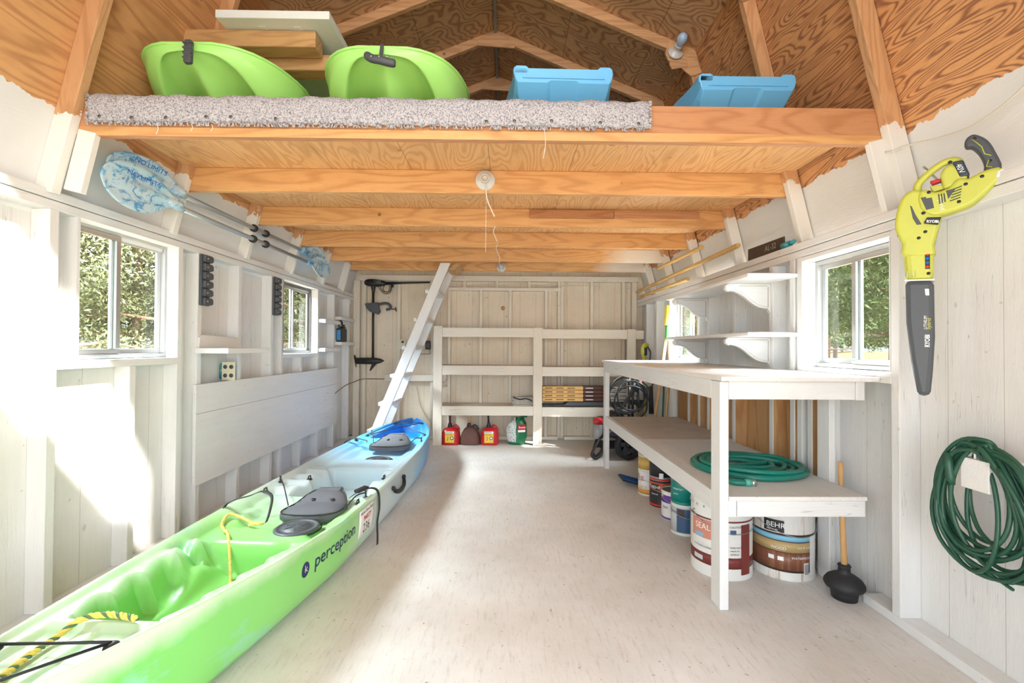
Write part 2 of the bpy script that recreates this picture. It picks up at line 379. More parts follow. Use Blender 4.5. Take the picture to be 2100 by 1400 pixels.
def tag(o, label=None, cat=None, group=None, kind=None):
    if label: o['label'] = label
    if cat: o['category'] = cat
    if group: o['group'] = group
    if kind: o['kind'] = kind
    return o
def thing(name, label, cat, loc, group=None):
    o = bpy.data.objects.new(name, None); COL.objects.link(o); o.location = loc; o.empty_display_size = 0.1
    return tag(o, label, cat, group)
def text(s, size, mat, parent, o, xd, yd, name='lettering', thick=0.0006, warp=None, center=False, bold=0.0, shear=0.0, sx=1.0):
    """lettering as a thin mesh; (x, y) of the text runs along xd, yd from o, or through warp(x, y)"""
    cu = bpy.data.curves.new('t', 'FONT'); cu.body = s; cu.size = size; cu.offset = bold; cu.shear = shear
    cu.align_x = 'CENTER' if center else 'LEFT'; cu.extrude = 0.0; cu.resolution_u = 3
    to = bpy.data.objects.new('t', cu); COL.objects.link(to)
    me = bpy.data.meshes.new_from_object(to.evaluated_get(bpy.context.evaluated_depsgraph_get()))
    bpy.data.objects.remove(to); bpy.data.curves.remove(cu)
    off = wloc(parent)
    if warp is None:
        xd = Vector(xd).normalized(); yd = Vector(yd).normalized(); nn = xd.cross(yd)
    for v in me.vertices:
        x, y = v.co.x * sx, v.co.y
        v.co = (warp(x, y) if warp else Vector(o) + xd * x + yd * y + nn * thick) - off
    me.name = name; me.materials.clear(); me.materials.append(mat)
    ob = bpy.data.objects.new(name, me); COL.objects.link(ob); ob.parent = parent
    return ob
def struct(name, mb, mat, **kw):
    o = mb.build(name, mat, **kw); o['kind'] = 'structure'; return o
def lerp(a, b, t): return a + (b - a) * t
def interp(x, xs, ys): return float(np.interp(x, xs, ys))
def smooth(a, b, x):
    t = max(0.0, min(1.0, (x - a) / (b - a))); return t * t * (3 - 2 * t)
def catmull(pts, n=8, closed=False):
    P = [Vector(p) for p in pts]; N = len(P); out = []
    for i in range(N if closed else N - 1):
        if closed: p0, p1, p2, p3 = P[i - 1], P[i], P[(i + 1) % N], P[(i + 2) % N]
        else: p0, p1, p2, p3 = P[max(i - 1, 0)], P[i], P[i + 1], P[min(i + 2, N - 1)]
        for k in range(n):
            t = k / n
            out.append(0.5 * ((2 * p1) + (p2 - p0) * t + (2 * p0 - 5 * p1 + 4 * p2 - p3) * t * t + (3 * p1 - p0 - 3 * p2 + p3) * t ** 3))
    if not closed: out.append(P[-1])
    return out

# ------------------------------------------------ the shed
XL, XR, YB, YF = -2.01, 1.75, 5.83, 0.30          # inner faces of the siding, back wall and front wall
FL, FR = -1.93, 1.66                              # faces of the studs
PL0, PL1, PR0, PR1 = 1.745, 1.825, 1.685, 1.77    # top plates
WL = [(2.08, 2.70, 1.10, 1.75), (3.97, 4.68, 1.10, 1.74)]
WR = [(1.95, 2.53, 1.07, 1.655), (3.93, 4.60, 1.05, 1.66)]

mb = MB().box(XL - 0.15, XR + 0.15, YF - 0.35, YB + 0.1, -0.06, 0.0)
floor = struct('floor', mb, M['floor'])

def siding(name, x0, x1, wins, ztop, mat):
    mb = MB(); y = YF
    for (a, b, z0, z1) in wins:
        mb.box(x0, x1, y, a, 0, ztop); mb.box(x0, x1, a, b, 0, z0); mb.box(x0, x1, a, b, z1, ztop); y = b
    mb.box(x0, x1, y, YB, 0, ztop)
    return struct(name, mb, mat)
wall_left = siding('wall_left', XL - 0.025, XL, WL, PL1 + 0.02, M['wall'])
wall_right = siding('wall_right', XR, XR + 0.025, WR, PR1 + 0.03, M['wall'])
JL, JR, AP = (-1.585, 3.42), (1.40, 3.40), (-0.11, 4.02)
RL0, RR0 = (-1.99, 1.80), (1.80, 1.80)
mb = MB().prism([(XL - 0.02, 0), (XR + 0.02, 0), (RR0[0], RR0[1]), JR, AP, JL, (RL0[0], RL0[1])], (0, YB, 0), (1, 0, 0), (0, 0, 1), (0, 0.025, 0))
wall_back = struct('wall_back', mb, M['bwall'])
# front wall: doorway below (camera stands in it), loft hatch above is made up to shape the sun patch
mb = MB()
mb.box(XL - 0.02, -1.55, YF - 0.05, YF, 0, 2.75); mb.box(1.35, XR + 0.02, YF - 0.05, YF, 0, 2.75)
mb.box(-1.55, 1.35, YF - 0.05, YF, 2.16, 2.88)
mb.prism([(-1.80, 2.75), (-0.75, 2.75), (-0.75, 3.76), JL], (0, YF - 0.05, 0), (1, 0, 0), (0, 0, 1), (0, 0.05, 0))
mb.prism([(0.80, 2.75), (1.55, 2.75), JR, (0.80, 3.62)], (0, YF - 0.05, 0), (1, 0, 0), (0, 0, 1), (0, 0.05, 0))
mb.prism([(-0.75, 3.72), (0.80, 3.62), AP], (0, YF - 0.05, 0), (1, 0, 0), (0, 0, 1), (0, 0.05, 0))
wall_front = struct('wall_front', mb, M['paint_z'])
struct('sun_block_slab', MB().box(-2.3, 4.2, -1.75, YF - 0.05, 2.52, 2.58), M['paint_x'])  # unseen slab added to block direct sun from the doorway

def part(parent, name, mat, *boxes, bevel=0.003):
    m_ = MB()
    for b in boxes: m_.box(*b)
    return m_.build(name, mat, parent, bevel=bevel)
# left wall framing
for i, y in enumerate([0.75, 1.15, 1.94, 2.695, 2.865, 3.30, 3.755, 3.925, 4.685, 5.12, 5.60]):
    part(wall_left, 'stud', M['paint_z'], (XL, FL, y, y + 0.042, 0.04, PL0))
part(wall_left, 'cripple_stud', M['paint_z'], (XL, FL, 2.36, 2.40, 0.04, 1.06))
part(wall_left, 'cripple_stud', M['paint_z'], (XL, FL, 4.30, 4.34, 0.04, 1.06))
part(wall_left, 'bottom_plate', M['paint_y'], (XL, FL, YF, YB, 0, 0.04))
part(wall_left, 'top_plate', M['paint_y'], (XL, FL + 0.002, YF, YB, 1.786, PL1), bevel=0.004)
part(wall_left, 'top_plate', M['paint_y'], (XL, FL, YF, YB, PL0, 1.783), bevel=0.004)
part(wall_left, 'header', M['paint_y'], (XL, FL + 0.001, 1.98, 2.695, 1.752, 1.79 - 0.047))
# right wall framing
for y in [0.75, 1.90, 2.535, 2.60, 2.81, 3.28, 3.70, 3.88, 4.61, 5.00, 5.35]:
    part(wall_right, 'stud', M['paint_z'], (FR, XR, y, y + 0.042, 0.04, PR0))
part(wall_right, 'corner_trim_board', M['paint_z'], (XR - 0.02, XR, 1.36, 1.455, 0.04, PR0))
part(wall_right, 'cripple_stud', M['paint_z'], (FR, XR, 2.36, 2.40, 0.04, 1.02))
part(wall_right, 'cripple_stud', M['paint_z'], (FR, XR, 2.45, 2.488, 0.04, 1.02))
part(wall_right, 'cripple_stud', M['paint_z'], (FR, XR, 4.10, 4.14, 0.04, 1.0))
part(wall_right, 'bottom_plate', M['paint_y'], (FR, XR, YF, 2.10, 0, 0.04), (FR, XR, 2.36, YB, 0, 0.04))
part(wall_right, 'top_plate', M['paint_y'], (FR - 0.002, XR, YF, YB, 1.729, PR1), bevel=0.004)
part(wall_right, 'top_plate', M['paint_y'], (FR, XR, YF, YB, PR0, 1.726), bevel=0.004)
part(wall_right, 'header', M['paint_y'], (FR, XR, 1.942, 2.535, 1.658, 1.683))
part(wall_right, 'header', M['paint_y'], (FR, XR, 3.922, 4.61, 1.662, 1.683))
tag(part(wall_right, 'unpainted_siding', M['rawwall'], (XR - 0.006, XR, 2.41, 4.59, 0.46, 0.97)), 'bare orange wood left unpainted behind the bench')
for y in (2.45, 2.60, 2.81, 3.28, 3.70, 3.88, 4.10):
    tag(MB().box(FR + 0.004, XR, y - 0.0025, y - 0.0005, 0.46, 0.96).build('unpainted_stud_face', M['rawwall'], wall_right), 'bare orange side of a stud behind the bench')
# back wall framing
BF = 5.755
for x, z0, z1 in [(-1.79, 0.04, 2.0), (-1.356, 0.04, 2.0), (-0.937, 0.04, 2.0), (-0.72, 0.04, 1.88), (-0.32, 0.04, 1.88), (0.05, 0.04, 1.88), (0.505, 0.04, 1.88), (0.67, 0.04, 2.0), (0.71, 0.04, 2.0), (1.085, 0.04, 2.0), (1.49, 0.04, 2.0), (-0.53, 1.92, 2.0), (-0.12, 1.92, 2.0), (0.29, 1.92, 2.0)]:
    part(wall_back, 'stud', M['bpaint_z'], (x - 0.019, x + 0.019, BF, YB, z0, z1))
part(wall_back, 'corner_stud', M['bpaint_z'], (-1.93, -1.85, BF + 0.01, YB, 0.04, 2.0))
part(wall_back, 'corner_stud', M['bpaint_z'], (1.60, 1.66, BF + 0.01, YB, 0.04, 2.0))
part(wall_back, 'top_plate', M['bpaint_x'], (-1.86, 1.68, BF - 0.004, YB, 2.0, 2.068), bevel=0.004)
part(wall_back, 'bottom_plate', M['bpaint_x'], (XL, 0.66, BF, YB, 0, 0.04), (0.74, XR, BF, YB, 0, 0.04))
part(wall_back, 'door_header', M['bpaint_x'], (-0.74, 0.69, BF - 0.003, YB, 1.88, 1.92))
part(wall_back, 'blocking', M['bpaint_x'], (-1.52, -0.75, BF - 0.04, BF, 0.735, 0.815))
# knot hole plug and the wires stapled to the back wall
MB().lathe([(0.0, -0.003), (0.027, -0.003), (0.027, 0.0)], (-0.043, YB - 0.002, 1.665), (0, 1, 0)).build('knot', M['loose'], wall_back)

# ceiling: two lower and two upper slopes, with the gambrel rafters
ceiling = bpy.data.objects.new('ceiling', None); COL.objects.link(ceiling); ceiling['kind'] = 'structure'
def slope(name, a, b, mat, out):
    d = (Vector((b[0], 0, b[1])) - Vector((a[0], 0, a[1]))).normalized(); n = Vector((-d.z, 0, d.x)) * out * 0.02
    m_ = MB(); P = [(a[0], a[1]), (b[0], b[1])]
    v = []
    for y in (YF - 0.2, YB + 0.1):
        for p in P: v.append((p[0], y, p[1]))
        for p in reversed(P): v.append((p[0] + n.x, y, p[1] + n.z))
    m_.add(v, [(0, 1, 2, 3), (7, 6, 5, 4), (0, 4, 5, 1), (1, 5, 6, 2), (2, 6, 7, 3), (3, 7, 4, 0)])
    return m_.build(name, mat, ceiling)
slope('lower_left_sheathing', (-2.014, 1.71), JL, M['ply_l'], 1)
slope('lower_right_sheathing', (1.824, 1.71), JR, M['ply_r'], -1)
slope('upper_left_sheathing', JL, AP, M['ply_u'], 1)
slope('upper_right_sheathing', JR, AP, M['ply_u'], -1)
YJ = [1.966, 2.66, 3.40, 4.10, 4.79, 5.39]
def rafter(a, b, y, mat, name='rafter', depth=0.075, side=1):
    # a -> b along the sheathing, the rafter hangs on the inner side
    A = Vector((a[0], 0, a[1])); B = Vector((b[0], 0, b[1])); d = (B - A).normalized(); n = Vector((d.z, 0, -d.x)) * side * depth
    m_ = MB(); y0, y1 = y - 0.042, y
    v = [(q.x, yy, q.z) for yy in (y0, y1) for q in (A, B, B + n, A + n)]
    m_.add(v, [(0, 1, 2, 3), (7, 6, 5, 4), (0, 4, 5, 1), (1, 5, 6, 2), (2, 6, 7, 3), (3, 7, 4, 0)])
    return m_.build(name, mat, ceiling, bevel=0.003)
for i, y in enumerate([0.62, 1.27] + YJ):
    rafter((-1.985, 1.825), JL, y, M['rafter'], side=1)
    rafter((1.798, 1.775), JR, y, M['rafter'], side=-1)
    rafter(JL, AP, y - 0.001, M['rafter_up'], side=1)
    rafter(JR, AP, y - 0.001, M['rafter_up'], side=-1)
    # plywood gussets at the knees and a block at the ridge
    for s_, J in ((1, JL), (-1, JR)):
        dx = s_
        m_ = MB().prism([(J[0] + dx * 0.00, J[1] - 0.02), (J[0] + dx * 0.19, J[1] + 0.03), (J[0] + dx * 0.215, J[1] - 0.06), (J[0] + dx * 0.03, J[1] - 0.21), (J[0] - dx * 0.045, J[1] - 0.18)], (0, y - 0.042 - 0.013, 0), (1, 0, 0), (0, 0, 1), (0, 0.012, 0))
        m_.build('knee_gusset', M['rafter_up'], ceiling, bevel=0.002)
    if i > 1:
        MB().prism([(-0.27, 3.865), (0.06, 3.845), (0.06, 3.91), (-0.10, 3.985), (-0.27, 3.92)], (0, y - 0.042 - 0.016, 0), (1, 0, 0), (0, 0, 1), (0, 0.015, 0)).build('ridge_gusset', M['rafter_up'], ceiling, bevel=0.002)
# sister boards beside the first rafter pair
m_ = MB().obox((-1.86, 1.975, 1.826), (-1.80, 1.975, 2.085), (1, 0, 0), 0.075, 0.03); m_.build('sister_board', M['rafter'], ceiling, bevel=0.003)
m_ = MB().obox((1.70, 1.975, 1.772), (1.62, 1.975, 2.085), (1, 0, 0), 0.075, 0.03); m_.build('sister_board', M['rafter'], ceiling, bevel=0.003)
MB().box(-0.122, -0.098, YF, YB, 3.985, 4.0).build('ridge_strip', plain('grey_ridge_strip', (0.30, 0.29, 0.26), 0.7), ceiling)

# ------------------------------------------------ loft: joists, deck
def roof_x(z, side):
    return lerp(-1.985, JL[0], (z - 1.825) / (JL[1] - 1.825)) if side < 0 else lerp(1.798, JR[0], (z - 1.775) / (JR[1] - 1.775))
jl = ['front rim joist of the loft, carpet strip over its left part', 'second loft joist from the front, white lamp socket on its face',
      'third loft joist, with a dark reddish scab board nailed on', 'fourth loft joist, plain orange pine, behind the scabbed one',
      'fifth loft joist, last full one before the ladder top', 'rearmost loft joist, clear bulb socket on it and white oversprayed end']
for i, y in enumerate(YJ):
    z1 = 2.227 if i == 0 else 2.205
    m_ = MB(); x0, x1 = roof_x(2.07, -1) + 0.01, roof_x(2.07, 1) - 0.01; xa, xb = roof_x(z1, -1) + 0.01, roof_x(z1, 1) - 0.01
    y1 = y + 0.042
    m_.prism([(x0, 2.07), (x1, 2.07), (xb, z1), (xa, z1)], (0, y + 0.0015, 0), (1, 0, 0), (0, 0, 1), (0, 0.04, 0))
    o = m_.build('ceiling_joist', M['rim'] if i == 0 else (M['joist_end'] if i >= 4 else M['joist']), None, bevel=0.003, loc=(0, 0, 0))
    tag(o, jl[i], 'joist', 'loft joists')
    if i == 0:
        MB().prism([(x0, 2.068), (x1, 2.068), (x1 - 0.01, 2.106), (x0 + 0.01, 2.106)], (0, y - 0.0005, 0), (1, 0, 0), (0, 0, 1), (0, 0.002, 0)).build('joist_ledge', M['joist'], o)
    if i == 2:
        tag(MB().box(0.17, 0.80, y - 0.018, y + 0.001, 2.135, 2.195).build('scab_board', lumber('dark_red_scab_board', 'x', (0.50, 0.22, 0.09), (0.25, 0.08, 0.03)), o, bevel=0.002), 'dark reddish board nailed on')
        MB().box(0.805, 1.45, y - 0.010, y + 0.001, 2.14, 2.195).build('scab_board', M['rim'], o, bevel=0.002)
m_ = MB().box(-1.86, 1.68, 2.01, 5.82, 2.206, 2.222)
loft = m_.build('loft_deck', M['deck'], None); tag(loft, 'plywood loft deck laid over the orange joists', 'loft floor')

# ------------------------------------------------ windows
def window(n, xin, xout, y0, y1, z0, z1, dark=False, split=0.46):
    """aluminium slider: outer frame, two sashes, two panes; xin is the room side"""
    s_ = 1 if xout > xin else -1; xg = xout
    mt = M['alu_dark'] if dark else M['alu']
    root = bpy.data.objects.new('window_%d' % n, None); COL.objects.link(root); root.location = (xg, (y0 + y1) / 2, z0); root['kind'] = 'structure'
    e = 0.022
    def ring(a, b, c, d, xa, xb, t):
        return MB().box(xa, xb, a, b, c, c + t).box(xa, xb, a, b, d - t, d).box(xa, xb, a, a + t, c + t, d - t).box(xa, xb, b - t, b, c + t, d - t)
    xa, xb = sorted((xg - s_ * 0.035, xg + s_ * 0.012))
    ring(y0, y1, z0, z1, xa, xb, e).build('window_frame', mt, root, bevel=0.002)
    mid = lerp(y0, y1, split)
    for k, (a, b, off) in enumerate(((y0 + e, mid + 0.02, -0.02), (mid - 0.02, y1 - e, -0.004))):
        xc = xg + s_ * off
        sash = ring(a, b, z0 + e, z1 - e, *sorted((xc - 0.007, xc + 0.007)), 0.026).build('sash', M['alu'], root, bevel=0.0015)
        MB().box(xc - 0.0015, xc + 0.0015, a + 0.026, b - 0.026, z0 + e + 0.026, z1 - e - 0.026).build('pane', M['glass'], sash)
    return root
for n, (y0, y1, z0, z1) in enumerate(WL):
    wd = window(n + 1, XL, XL - 0.02, y0 + (0.0 if n else 0.0), y1, z0, z1, dark=(n == 1))
    MB().box(XL - 0.0, FL + 0.002, y0 - (0.10 if n == 0 else 0.0), y1, z0 - 0.04, z0 - 0.002).build('window_sill', M['paint_y'], wd, bevel=0.003)
    MB().box(XL - 0.03, FL + 0.001, y1 - 0.004, y1 + 0.018 - 0.014, z0, z1).build('window_jamb', M['paint_z'], wd)
    MB().box(XL - 0.03, FL, y0 - 0.015, y0, z0, z1).build('window_jamb', M['paint_z'], wd)
for n, (y0, y1, z0, z1) in enumerate(WR):
    wd = window(n + 3, XR, XR + 0.02, y0, y1, z0, z1, split=0.52)
    MB().box(FR - 0.003, XR, y0 - 0.01, y1 + 0.004, z0 - 0.05, z0 - 0.002).build('window_sill', M['paint_y'], wd, bevel=0.003)
    MB().box(FR - 0.001, XR + 0.03, y1, y1 + 0.006, z0, z1).build('window_jamb', M['paint_z'], wd)
    MB().box(FR, XR + 0.03, y0 - 0.006, y0, z0, z1).build('window_jamb', M['paint_z'], wd)

# ------------------------------------------------ left wall fittings
o = MB().box(-1.928, -1.908, 2.83, 5.18, 0.30, 0.925).build('plywood_panel', M['paint_y'], None, bevel=0.002)
tag(o, 'long white board panel nailed across the studs above the kayak', 'panel')
MB().box(-1.9085, -1.9065, 2.832, 5.178, 0.742, 0.7445).build('board_seam', plain('dark_seam', (0.30, 0.26, 0.22), 0.8), o)
t = thing('wall_shelf', 'small white shelf with a back cleat, over the green outlet box', 'shelf', (-1.83, 3.1, 1.12))
MB().box(-1.93, -1.72, 2.84, 3.34, 1.118, 1.152).build('shelf_board', M['paint_y'], t, bevel=0.003)
MB().prism([(2.86, 1.153), (3.30, 1.153), (3.30, 1.20), (3.27, 1.225), (2.90, 1.235), (2.87, 1.22)], (-1.93, 0, 0), (0, 1, 0), (0, 0, 1), (0.016, 0, 0)).build('cleat', M['paint_y'], t, bevel=0.002)
def corner_shelf(y0, y1, z, label):
    o = MB().box(-1.93, -1.86, y0, y1, z - 0.036, z).build('stud_shelf', M['paint_y'], None, bevel=0.003); tag(o, label, 'shelf', 'stud-bay shelves')
corner_shelf(4.70, 5.13, 1.445, 'upper stud-bay shelf right beside the second left window')
corner_shelf(4.70, 5.13, 1.145, 'lower stud-bay shelf beside the second left window')
corner_shelf(5.16, 5.62, 1.50, 'stud-bay shelf in the back corner, above the dark jug')
corner_shelf(5.16, 5.62, 1.215, 'stud-bay shelf in the back corner that carries the dark jug')
def tool_strip(y, z0, z1, n, label):
    """notched dark rubber holder: a channel with a row of lugs and slots"""
    t = thing('tool_holder', label, 'tool holder', (-1.93, y, z0), 'rubber tool holder strips')
    MB().box(-1.93, -1.915, y, y + 0.085, z0, z1).build('back_strip', M['dgrey'], t, bevel=0.004)
    s_ = (z1 - z0) / n
    for k in range(n):
        zz = z0 + (k + 0.5) * s_; m_ = MB()
        m_.prism([(y + 0.008, zz - s_ * 0.42), (y + 0.075, zz - s_ * 0.42), (y + 0.092, zz - s_ * 0.28), (y + 0.092, zz + s_ * 0.28), (y + 0.075, zz + s_ * 0.42), (y + 0.008, zz + s_ * 0.42)], (-1.916, 0, 0), (0, 1, 0), (0, 0, 1), (0.022, 0, 0))
        l_ = m_.build('lug', M['dgrey'], t, bevel=0.005)
        MB().lathe([(0, 0.001), (0.006, 0.001), (0.006, 0)], (-1.893, y + 0.03, zz), (1, 0, 0), seg=10).build('screw_head', M['steel'], l_)
tool_strip(2.875, 1.42, 1.745, 6, 'dark rubber tool holder strip between the first window and the shelf')
tool_strip(3.77, 1.42, 1.735, 6, 'dark rubber tool holder strip at the edge of the second window')
t = thing('outlet_box', 'teal plastic outlet box with cream cover under the small wall shelf', 'outlet', (-1.93, 3.28, 0.95))
teal = plain('teal_plastic', (0.015, 0.27, 0.33), 0.4)
MB().box(-2.0, -1.915, 3.20, 3.262, 0.935, 1.045).build('box_body', teal, t, bevel=0.012)
pl_ = MB().box(-1.975, -1.885, 3.190, 3.198, 0.925, 1.055).build('cover_plate', M['cream'], t, bevel=0.002)
for ix in (-1, 1):
    for iz in (-1, 1):
        MB().lathe([(0, 0.002), (0.014, 0.002), (0.0145, 0)], (-1.93 + ix * 0.021, 3.190, 0.99 + iz * 0.03), (0, -1, 0), seg=14, sx=1).build('receptacle', M['dgrey'], pl_)
MB().box(-1.99, -1.972, 3.197, 3.1995, 0.985, 1.0).build('sticker', M['gold_ink'], t)
t = thing('oil_jug', 'black jug with a bright blue label on the corner shelf', 'jug', (-1.87, 5.28, 1.217))
jb = MB().box(-1.925, -1.865, 5.17, 5.36, 1.217, 1.37); jb.box(-1.92, -1.87, 5.25, 5.34, 1.37, 1.395)
jb.build('bottle', M['black'], t, bevel=0.014, segs=3)
MB().tube(catmull([(-1.895, 5.19, 1.36), (-1.895, 5.18, 1.42), (-1.895, 5.22, 1.455), (-1.895, 5.27, 1.44), (-1.895, 5.285, 1.39)]), 0.010, 8).build('handle', M['black'], t)
MB().lathe([(0.02, 0), (0.02, 0.022), (0, 0.022)], (-1.895, 5.31, 1.393), seg=16).build('cap', M['black'], t)
lb = MB().box(-1.915, -1.875, 5.167, 5.1695, 1.235, 1.35).build('label', plain('blue_jug_label', (0.03, 0.25, 0.55), 0.4, var=0.5, nscale=40), t)

# ------------------------------------------------ right wall shelves on scroll brackets
def scroll_bracket(y, z, parent):
    """profile in X (into the room) and Z: scroll at the front, cyma below, upright against the studs"""
    x0 = FR; P = [(0, 0), (-0.265, 0.0), (-0.283, -0.012), (-0.285, -0.034), (-0.268, -0.050), (-0.245, -0.048), (-0.222, -0.052), (-0.19, -0.066), (-0.15, -0.094), (-0.11, -0.128), (-0.072, -0.150), (-0.03, -0.158), (-0.012, -0.160), (0, -0.185)]
    m_ = MB().prism(P, (x0, y - 0.016, z), (1, 0, 0), (0, 0, 1), (0, 0.032, 0)); o = m_.build('bracket', M['paint_x'], parent, bevel=0.004)
    rim = catmull([(x0 - 0.262, y - 0.018, z - 0.040), (x0 - 0.225, y - 0.018, z - 0.046), (x0 - 0.18, y - 0.018, z - 0.066), (x0 - 0.12, y - 0.018, z - 0.116), (x0 - 0.07, y - 0.018, z - 0.144), (x0 - 0.02, y - 0.018, z - 0.150)], 5)
    MB().tube(rim, 0.0075, 6).build('carved_rim', M['paint_x'], o)
    MB().lathe([(0, 0.006), (0.013, 0.005), (0.017, 0)], (x0 - 0.262, y - 0.017, z - 0.026), (0, -1, 0), seg=16).build('carved_boss', M['paint_x'], o)
    MB().box(x0 - 0.018, x0 - 0.014, y - 0.0175, y - 0.0155, z - 0.15, z - 0.02).box(x0 - 0.20, x0 - 0.02, y - 0.0175, y - 0.0155, z - 0.016, z - 0.0135).build('carved_line', plain('groove_shadow_paint', (0.36, 0.30, 0.24), 0.8), o)
for z, lab in ((1.60, 'upper white wall shelf on carved scroll brackets above the workbench'), (1.262, 'lower white wall shelf on carved scroll brackets just above the workbench')):
    t = thing('bracket_shelf', lab, 'shelf', (1.5, 3.2, z), 'shelves on scroll brackets')
    MB().box(1.372, FR, 2.565, 3.90, z - 0.024, z).build('shelf_board', M['paint_y'], t, bevel=0.006)
    for y in (2.85, 3.74): scroll_bracket(y, z - 0.0245, t)

# ------------------------------------------------ workbench
t = thing('workbench', 'long white painted wooden workbench with a lower shelf, against the right wall', 'workbench', (1.3, 3.25, 0))
BX, BY0, BY1, BZ = 0.96, 2.03, 4.47, 1.045
def lg(x0, x1, y0, y1, z1=1.02): MB().box(x0, x1, y0, y1, 0.001, z1).build('leg', M['paint_z'], t, bevel=0.003)
lg(BX, BX + 0.04, BY0, BY0 + 0.09); lg(BX, BX + 0.04, BY1 - 0.09, BY1); lg(1.626, 1.657, 2.27, 2.36, 0.94); lg(1.615, 1.655, 4.38, 4.47, 0.94)
MB().box(BX - 0.012, 1.655, 1.99, BY1 + 0.02, 1.024, BZ).build('bench_top', M['bench_top'], t, bevel=0.003)
MB().box(BX + 0.0005, BX + 0.038, BY0 + 0.091, BY1 - 0.091, 0.935, 1.023).build('front_apron', M['paint_y'], t, bevel=0.003)
MB().box(BX + 0.041, 1.575, BY0 + 0.002, BY0 + 0.04, 0.94, 1.022).build('end_apron', M['paint_x'], t, bevel=0.003)
MB().box(1.577, 1.618, BY0 + 0.001, BY0 + 0.09, 0.938, 1.022).build('corner_block', M['paint_z'], t, bevel=0.003)
MB().box(BX + 0.041, 1.655, BY1 - 0.04, BY1 - 0.002, 0.94, 1.022).build('end_apron', M['paint_x'], t, bevel=0.003)
MB().box(BX + 0.041, 1.625, BY0 - 0.002, 3.30, 0.487, 0.506).build('shelf_board', M['bench_top'], t, bevel=0.002)
MB().box(BX + 0.041, 1.655, 3.303, BY1 - 0.1, 0.487, 0.5055).build('shelf_board', M['shelf_low'], t, bevel=0.002)
MB().box(BX + 0.0005, BX + 0.038, BY0 + 0.091, BY1 - 0.091, 0.418, 0.508).build('shelf_rail', M['paint_y'], t, bevel=0.003)
MB().box(BX + 0.041, 1.035, BY0 + 0.05, BY1 - 0.1, 0.42, 0.486).build('shelf_cleat', M['paint_y'], t, bevel=0.003)
MB().box(1.04, 1.62, BY0 + 0.002, BY0 + 0.04, 0.415, 0.486).build('shelf_rail', M['paint_x'], t, bevel=0.003)
MB().box(BX + 0.041, 1.038, BY0 + 0.006, BY0 + 0.045, 0.412, 0.486).build('rail_block', M['paint_z'], t, bevel=0.003)

# ------------------------------------------------ back shelving
t = thing('storage_rack', 'cream painted three-tier lumber shelving against the back wall', 'shelving', (0.3, 5.6, 0))
SY = 5.40
for x0, x1, zt in ((-0.862, -0.757, 1.415), (0.325, 0.43, 1.40), (1.445, 1.545, 1.39)):
    MB().box(x0, x1, SY, SY + 0.04, 0.001, zt).build('post', M['bpaint_z'], t, bevel=0.003)
for (xa, xb) in ((-0.756, 0.324), (0.431, 1.444)):
    d = 0.0 if xa < 0 else -0.012
    for z0, z1 in ((1.285, 1.395), (0.835, 0.945), (0.355, 0.465)):
        MB().box(xa, xb, SY + 0.003, SY + 0.038, z0 + d, z1 + d).build('rail', M['bpaint_x'], t, bevel=0.003)
    for z in (0.946, 0.466):
        MB().box(xa - 0.04, xb + 0.04, SY + 0.039, BF - 0.001, z + d - 0.02, z + d).build('shelf_deck', M['shelf_low'], t, bevel=0.001)
MB().box(1.40, 1.655, SY + 0.041, SY + 0.08, 1.27, 1.375).build('rail_end', M['bpaint_x'], t, bevel=0.004)

# ------------------------------------------------ ladder
t = thing('loft_ladder', 'white painted wooden ladder leaning up to the loft opening', 'ladder', (-1.1, 5.05, 0))
LA, LB = Vector((-1.49, 0, 0.0)), Vector((-0.665, 0, 2.062)); dl = (LB - LA).normalized()
Yl = (4.87, 5.33)
for y in Yl:
    a = Vector((-1.49, y, 0.045)); b = Vector((-0.665, y, 2.055))
    wx = 0.052
    MB().prism([(-1.49 - wx, 0.0), (-1.49 + wx, 0.0), (-0.665 + wx + 0.012, 2.062), (-0.665 - wx + 0.012, 2.062)], (0, y - 0.02, 0), (1, 0, 0), (0, 0, 1), (0, 0.04, 0)).build('stringer', M['paint_z'], t, bevel=0.003)
for px_z in (0.265, 0.555, 0.855, 1.155, 1.455, 1.755):
    x = lerp(-1.49, -0.653, px_z / 2.062)
    MB().box(x - 0.085, x + 0.055, Yl[0] + 0.0205, Yl[1] - 0.0205, px_z - 0.02, px_z + 0.02).box(x - 0.088, x - 0.054, Yl[0] - 0.018, Yl[0] + 0.0205, px_z - 0.02, px_z + 0.02).build('tread', M['paint_y'], t, bevel=0.003)
MB().prism([(-0.64, 2.0), (-0.57, 2.0), (-0.50, 2.068), (-0.56, 2.068)], (0, 4.92, 0), (1, 0, 0), (0, 0, 1), (0, 0.36, 0)).build('top_cleat', M['loose'], t, bevel=0.002)

# ================================================ the long kayak on the floor
KA = Vector((-1.24, 0.75, 0)); KB = Vector((-1.02, 5.10, 0)); KD = (KB - KA).normalized(); KN = Vector((KD.y, -KD.x, 0)); KL = (KB - KA).length
KYs = [0.75, 0.82, 0.95, 1.15, 1.5, 1.82, 2.28, 2.73, 3.3, 3.9, 4.37, 4.6, 4.8, 4.95, 5.05, 5.10]
KWs = [0.015, 0.05, 0.095, 0.155, 0.235, 0.293, 0.355, 0.372, 0.372, 0.362, 0.325, 0.285, 0.215, 0.145, 0.075, 0.02]
def kw(s): return interp(s, [(y - 0.75) for y in KYs], KWs)
def krim(s): return interp(s + 0.75, [0.75, 1.15, 1.5, 1.85, 2.3, 4.0, 4.5, 5.0, 5.1], [0.43, 0.375, 0.345, 0.322, 0.30, 0.305, 0.325, 0.365, 0.375])
def krock(s): return 0.16 * max(0, 1 - s / 0.55) ** 1.6 + 0.14 * max(0, 1 - (KL - s) / 0.5) ** 1.6
